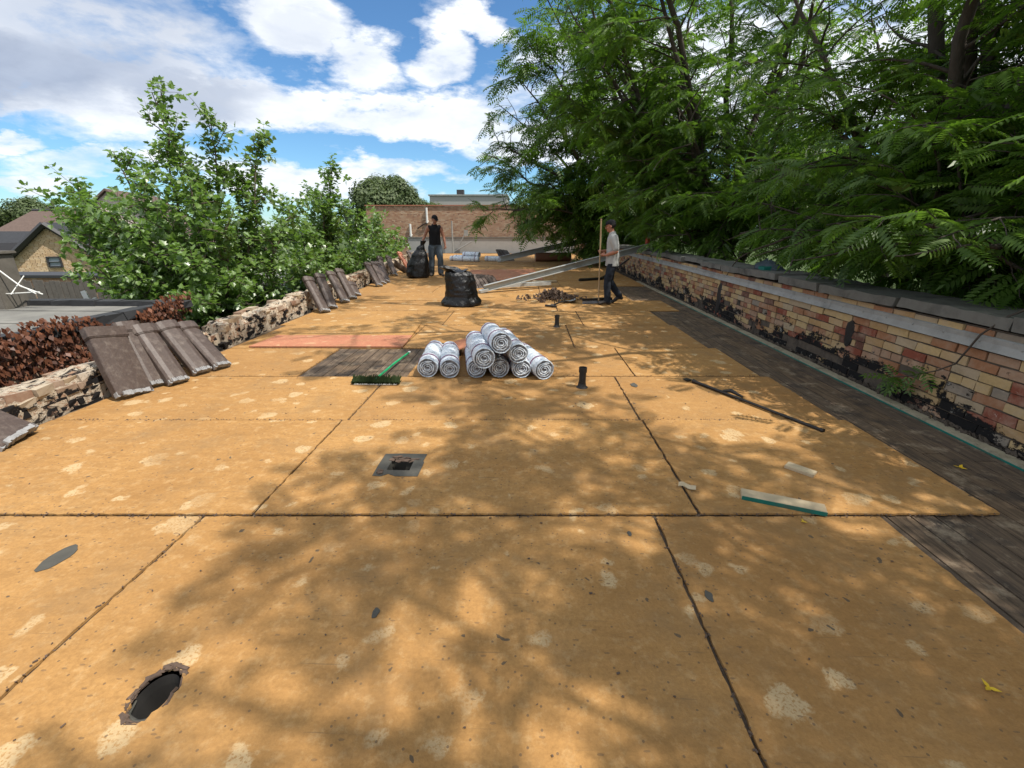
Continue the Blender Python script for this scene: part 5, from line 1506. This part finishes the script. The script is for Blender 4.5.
mb = MB(); mb.add([(2.2, .6, 3.0), (4.6, .6, 3.0), (3.9, .6, 4.9), (2.2, 4, 3.0), (4.6, 4, 3.0), (3.9, 3.2, 4.9)], [(0, 1, 2), (0, 2, 5, 3), (1, 4, 5, 2), (5, 4, 3)]); d = mb.build('dormer', M['trimdark'], t)
mb = MB(); mb.prism([(2.6, 3.2), (4.3, 3.2), (3.85, 4.45)], -.60, -.57, Matrix.Rotation(math.pi / 2, 4, 'X')); mb.build('dormer_glass', M['glass'], d)
t = thing('hip_roof_house', 'house with broad brown shingle hip roof on the skyline behind the gable', 'house', (-39, 39, -4.2))
mb = MB(); mb.box((0, 0, 2.1), (9, 8, 4.2)); mb.build('wall', M['siding'], t)
mb = MB(); mb.add([(-5, -4.5, 4.2), (5, -4.5, 4.2), (5, 4.5, 4.2), (-5, 4.5, 4.2), (-3.0, 0, 7.1), (3.0, 0, 7.1)], [(0, 1, 5, 4), (1, 2, 5), (2, 3, 4, 5), (3, 0, 4), (3, 2, 1, 0)])
mb.build('roof', M['shingle'], t)
mb = MB(); mb.tube([(-3, 0, 7.12), (3, 0, 7.12)], .1, 6); mb.build('ridge_cap', M['trimdark'], t)
t = thing('pale_house', 'pale sided house with rusty brown roof half hidden behind the maple like tree', 'house', (-27.3, 29.5, -4.2), R(20))
wl = MB(); rf = MB(); gable(wl, rf, -3.2, 4.5, 0, 8, 0, 4.6, 7.9, .3, .15)
wl.build('wall', M['siding'], t); rf.build('roof', M['shingle'], t)
for wx in (-1.2, 1.8): window(t, wx, -.03, 3.0, .8, 1.2)
t = thing('grey_hall', 'long low grey building with rooftop vent on the skyline right of the distant tree', 'building', (-6, 80, -4.2))
mb = MB(); mb.box((-3.8, 6, 5.4), (13, 12, 10.8)); mb.build('wall', M['greyboard'], t)
mb = MB(); mb.box((-3.8, 6, 10.9), (13.4, 12.4, .22)); mb.build('roof', M['galv'], t)
mb = MB(); mb.box((-5.3, 2, 11.5), (1.2, 1.2, .7)); mb.build('rooftop_vent', M['trimdark'], t)
# fence, low brick wall
t = thing('picket_fence', 'weathered grey plank fence standing behind the flat grey roof', 'fence', (-12.6, 10.2, -4.2))
mb = MB()
for k in range(44): mb.box((k * .135, random.uniform(-.01, .01), 2.26 + random.uniform(-.03, .03)), (.12, .022, 4.52), Quaternion((0, 1, 0), random.uniform(-.01, .01)).to_matrix())
mb.build('planks', M['fence'], t)
mb = MB(); mb.box((2.9, .04, 4.3), (5.9, .04, .09)); mb.box((2.9, .04, 2.6), (5.9, .04, .09)); mb.build('rails', M['fence'], t)
t = thing('brick_outbuilding', 'low orange brick outbuilding top behind the plank fence', 'outbuilding', (-18.4, 15.5, -4.2))
mb = MB(); mb.box((2.8, .5, 2.0), (7.6, 1.0, 4.0)); mb.build('mortar_core', M['mortar'], t)
o = brick_wall('x', 7.6, 0, 4.04); o = o.build('brick_face', M['farbrick'], t); o.location = (-1, -.03, 0)
mb = MB(); mb.box((2.8, .5, 4.08), (7.9, 1.3, .09)); mb.build('coping', M['trimdark'], t)
# satellite dish with white frame
t = thing('satellite_dish', 'dark satellite dish on white tube frame at the left frame edge', 'satellite dish', (-6.85, 5.78, .66), .4)
mb = MB()
mb.lathe([(.001, 0), (.08, .006), (.16, .03), (.20, .05), (.205, .055), (.16, .04), (.08, .018), (.001, .012)], 28, Matrix.Translation((-.30, 0, .52)) @ Matrix.Rotation(R(115), 4, 'Y') @ Matrix.Diagonal((1, 1.1, 1)).to_4x4())
mb.build('dish', M['trimdark'], t, 50)
mb = MB(); mb.tube([(-.28, 0, .58), (.10, -.05, .10), (.30, -.05, -.02)], .009, 6); mb.tube([(-.12, 0, .0), (.30, -.1, .02)], .007, 6); mb.tube([(0, .1, .12), (.28, -.15, .0)], .006, 6); mb.tube([(0, -.1, .0), (.1, .1, .22)], .006, 6)
mb.build('frame', M['wht'], t, 50)
t = thing('roof_hatch', 'small grey rooftop hatch with a pale translucent panel at the left edge', 'roof hatch', (-7.20, 5.80, .20), .2)
mb = MB(); mb.box((0, 0, .50), (.50, .4, .92)); mb.box((0, 0, .98), (.56, .46, .04)); mb.build('housing', M['fence'], t, bevel=.01)
mb = MB(); mb.box((-.06, -.205, .70), (.30, .02, .36)); mb.build('panel', M['siding'], t)
for (x, y, a_, lab) in ((-8.0, 8.0, -.25, 'white weathered board leaning at the plank fence, nearest the dish'), (-7.15, 8.0, .3, 'white weathered board leaning at the plank fence, close to the maple like tree')):
    t = thing('leaning_board', lab, 'board', (x, y, -.4), rot=(-.1, a_, .2), group='white boards leaning at the fence')
    mb = MB(); mb.box((0, 0, .40), (.09, .03, .84), None, .004); mb.box((.11, .01, .33), (.06, .025, .66), None, .004); mb.build('board', M['wht'], t)
t = thing('yard_shed', 'dark yard shed roof half hidden under the maple like tree', 'shed', (-8.2, 11.5, -4.2))
mb = MB(); mb.box((1.4, 1.5, 2.1), (3.4, 3, 4.2)); mb.build('wall', M['fence'], t)
mb = MB(); mb.box((1.4, 1.5, 4.25), (3.7, 3.3, .1)); mb.build('roof', M['neighroof'], t)

# ------------------------------------------------------------------ camera
H = 1.49; TH = math.atan(156 / 440); YAW = math.atan(14 * math.cos(TH) / 440)
cam = bpy.data.cameras.new('camera'); co = bpy.data.objects.new('camera', cam); COL.objects.link(co)
co.location = (0, 0, H); co.rotation_euler = (math.pi / 2 - TH, 0, YAW)
cam.sensor_width = 36; cam.lens = 440 / 1024 * 36; cam.clip_start = .05; cam.clip_end = 3000
scene.camera = co
# ------------------------------------------------------------------ sun and sky
SUN_EL = R(60); sd = Vector((math.cos(SUN_EL) * .92, math.cos(SUN_EL) * -.39, math.sin(SUN_EL))).normalized()
su = bpy.data.lights.new('sun', 'SUN'); su.energy = 4.6; su.angle = R(.5); su.color = (1, .945, .86)
so = bpy.data.objects.new('sun', su); COL.objects.link(so); so.rotation_euler = sd.to_track_quat('Z', 'Y').to_euler()
w = bpy.data.worlds.new('World'); scene.world = w; w.use_nodes = True
t = NT(w)
sky = t('ShaderNodeTexSky'); sky.sky_type = 'NISHITA'; sky.sun_disc = False; sky.sun_elevation = SUN_EL
sky.sun_rotation = math.atan2(sd.x, sd.y); sky.air_density = 1.0; sky.dust_density = .3; sky.ozone_density = 2.5; sky.altitude = 200
tc = t('ShaderNodeTexCoord').outputs['Generated']
sp = t('ShaderNodeSeparateXYZ', {0: tc})
yy = t.math('MAXIMUM', t.math('ABSOLUTE', sp.outputs[1]), .08)
u = t.math('DIVIDE', sp.outputs[0], yy); v = t.math('DIVIDE', sp.outputs[2], yy)
flat = t('ShaderNodeCombineXYZ', {0: u, 1: v}).outputs[0]
zc = t.math('ADD', t.math('MAXIMUM', sp.outputs[2], 0), .10)
pl = t('ShaderNodeCombineXYZ', {0: t.math('DIVIDE', sp.outputs[0], zc), 1: t.math('DIVIDE', sp.outputs[1], zc)}).outputs[0]
st3 = t('ShaderNodeMapping', {0: tc, 3: (1, 1, 2.6)}).outputs[0]
n1 = t.noise(st3, 3.1, 9, .60, .5); n2 = t.noise(pl, .55, 9, .62, .3); n3 = t.noise(st3, 9, 6, .6, .2)
wrp = t('ShaderNodeVectorMath', {0: flat, 1: t('ShaderNodeVectorMath', {0: t('ShaderNodeTexNoise', {'Vector': st3, 'Scale': 5.0, 'Detail': 7.0, 'Roughness': .62}).outputs[1], 3: .20}, operation='SCALE').outputs[0]}, operation='ADD').outputs[0]
def blob(cx, cy, rx, ry, amp=1.0, rot=0.0):
    d = t('ShaderNodeMapping', {0: t('ShaderNodeVectorMath', {0: wrp, 1: (cx + .10, cy + .10, 0)}, operation='SUBTRACT').outputs[0], 2: (0, 0, R(-rot)), 3: (1 / rx, 1 / ry, 0)}).outputs[0]
    L = t('ShaderNodeVectorMath', {0: d}, operation='LENGTH').outputs[1]
    return t.math('MULTIPLY', t('ShaderNodeMapRange', {0: L, 1: 1.15, 2: .35, 3: 0.0, 4: 1.0}, interpolation_type='SMOOTHSTEP').outputs[0], amp)
def total(lst):
    a = lst[0]
    for b in lst[1:]: a = t.math('MAXIMUM', a, b)
    return a
def UV(px, py):
    dx = px - 512.; dz = 384. - py; y_ = 440 * math.cos(TH) + dz * math.sin(TH); z_ = -440 * math.sin(TH) + dz * math.cos(TH)
    X = dx * math.cos(YAW) - y_ * math.sin(YAW); Y = dx * math.sin(YAW) + y_ * math.cos(YAW)
    return X / Y, z_ / Y
BL = [(-20, 50, 250, 78, 1, 5), (120, 95, 140, 55, 1, -14), (220, 105, 95, 26, 1, -10), (300, 18, 62, 40, 1, 0), (362, 60, 46, 34, 1, 0), (475, 28, 55, 22, 1, 30), (448, 70, 40, 26, .9, 20),
      (400, 118, 135, 26, .95, -6), (300, 108, 80, 22, .9, 0), (455, 135, 70, 22, .95, 0), (60, 118, 130, 12, .7, -8), (15, 148, 46, 9, .75, 0), (80, 165, 150, 14, .62, 0), (330, 180, 190, 18, .75, 0), (30, 180, 90, 14, .8, 0), (560, 150, 120, 30, .8, 0), (750, 80, 260, 80, .9, 0), (1000, 60, 200, 90, .9, 0)]
mk = total([blob(*UV(a, b), c / 500., d / 520., e, f) for a, b, c, d, e, f in BL])
back = t.math('MULTIPLY', t.step(n2, .36, .50), t('ShaderNodeMath', {0: sp.outputs[1], 1: .1}, operation='LESS_THAN').outputs[0])
hi = t.math('MULTIPLY', t.step(n2, .38, .52), t.step(v, .50, .7))
f = t.math('ADD', t.math('MULTIPLY', mk, .86), t.math('MULTIPLY', t.math('SUBTRACT', n3, .5), 1.5))
f = t.math('ADD', f, t.math('MULTIPLY', t.math('SUBTRACT', n1, .5), .9))
mask = t.step(f, .08, .62)
mask = t.math('MAXIMUM', t.math('MAXIMUM', mask, back), hi)
dark = total([blob(*UV(20, 70), 230 / 500., 62 / 520., 1, -6), blob(*UV(170, 100), 110 / 500., 26 / 520., .8, -12), blob(*UV(300, 34), 50 / 500., 20 / 520., .3), blob(*UV(100, 15), 200 / 500., 60 / 520., .55)])
dk = t.math('MULTIPLY', dark, t.math('MULTIPLY_ADD', t.step(n1, .25, .65), .35, .68))
ccol = t.mix(dk, (8.2, 8.5, 8.9), (2.7, 3.2, 4.3))
ccol = t.mix(t.math('MULTIPLY', t.step(n3, .60, .38), .42), ccol, (4.6, 5.2, 6.3))
skyc = t.mix(1.0, sky.outputs[0], (.66, .95, 1.14), 'MULTIPLY')
col = t.mix(t.math('MULTIPLY', mask, .95), skyc, ccol)
bg = t('ShaderNodeBackground', {0: col, 1: .11}); t('ShaderNodeOutputWorld', {0: bg})
vs = scene.view_settings; vs.view_transform = 'Standard'; vs.look = 'None'; vs.gamma = 1; vs.exposure = .30; vs.use_curve_mapping = False
scene.render.engine = 'CYCLES'
scene.cycles.max_bounces = 6; scene.cycles.diffuse_bounces = 3
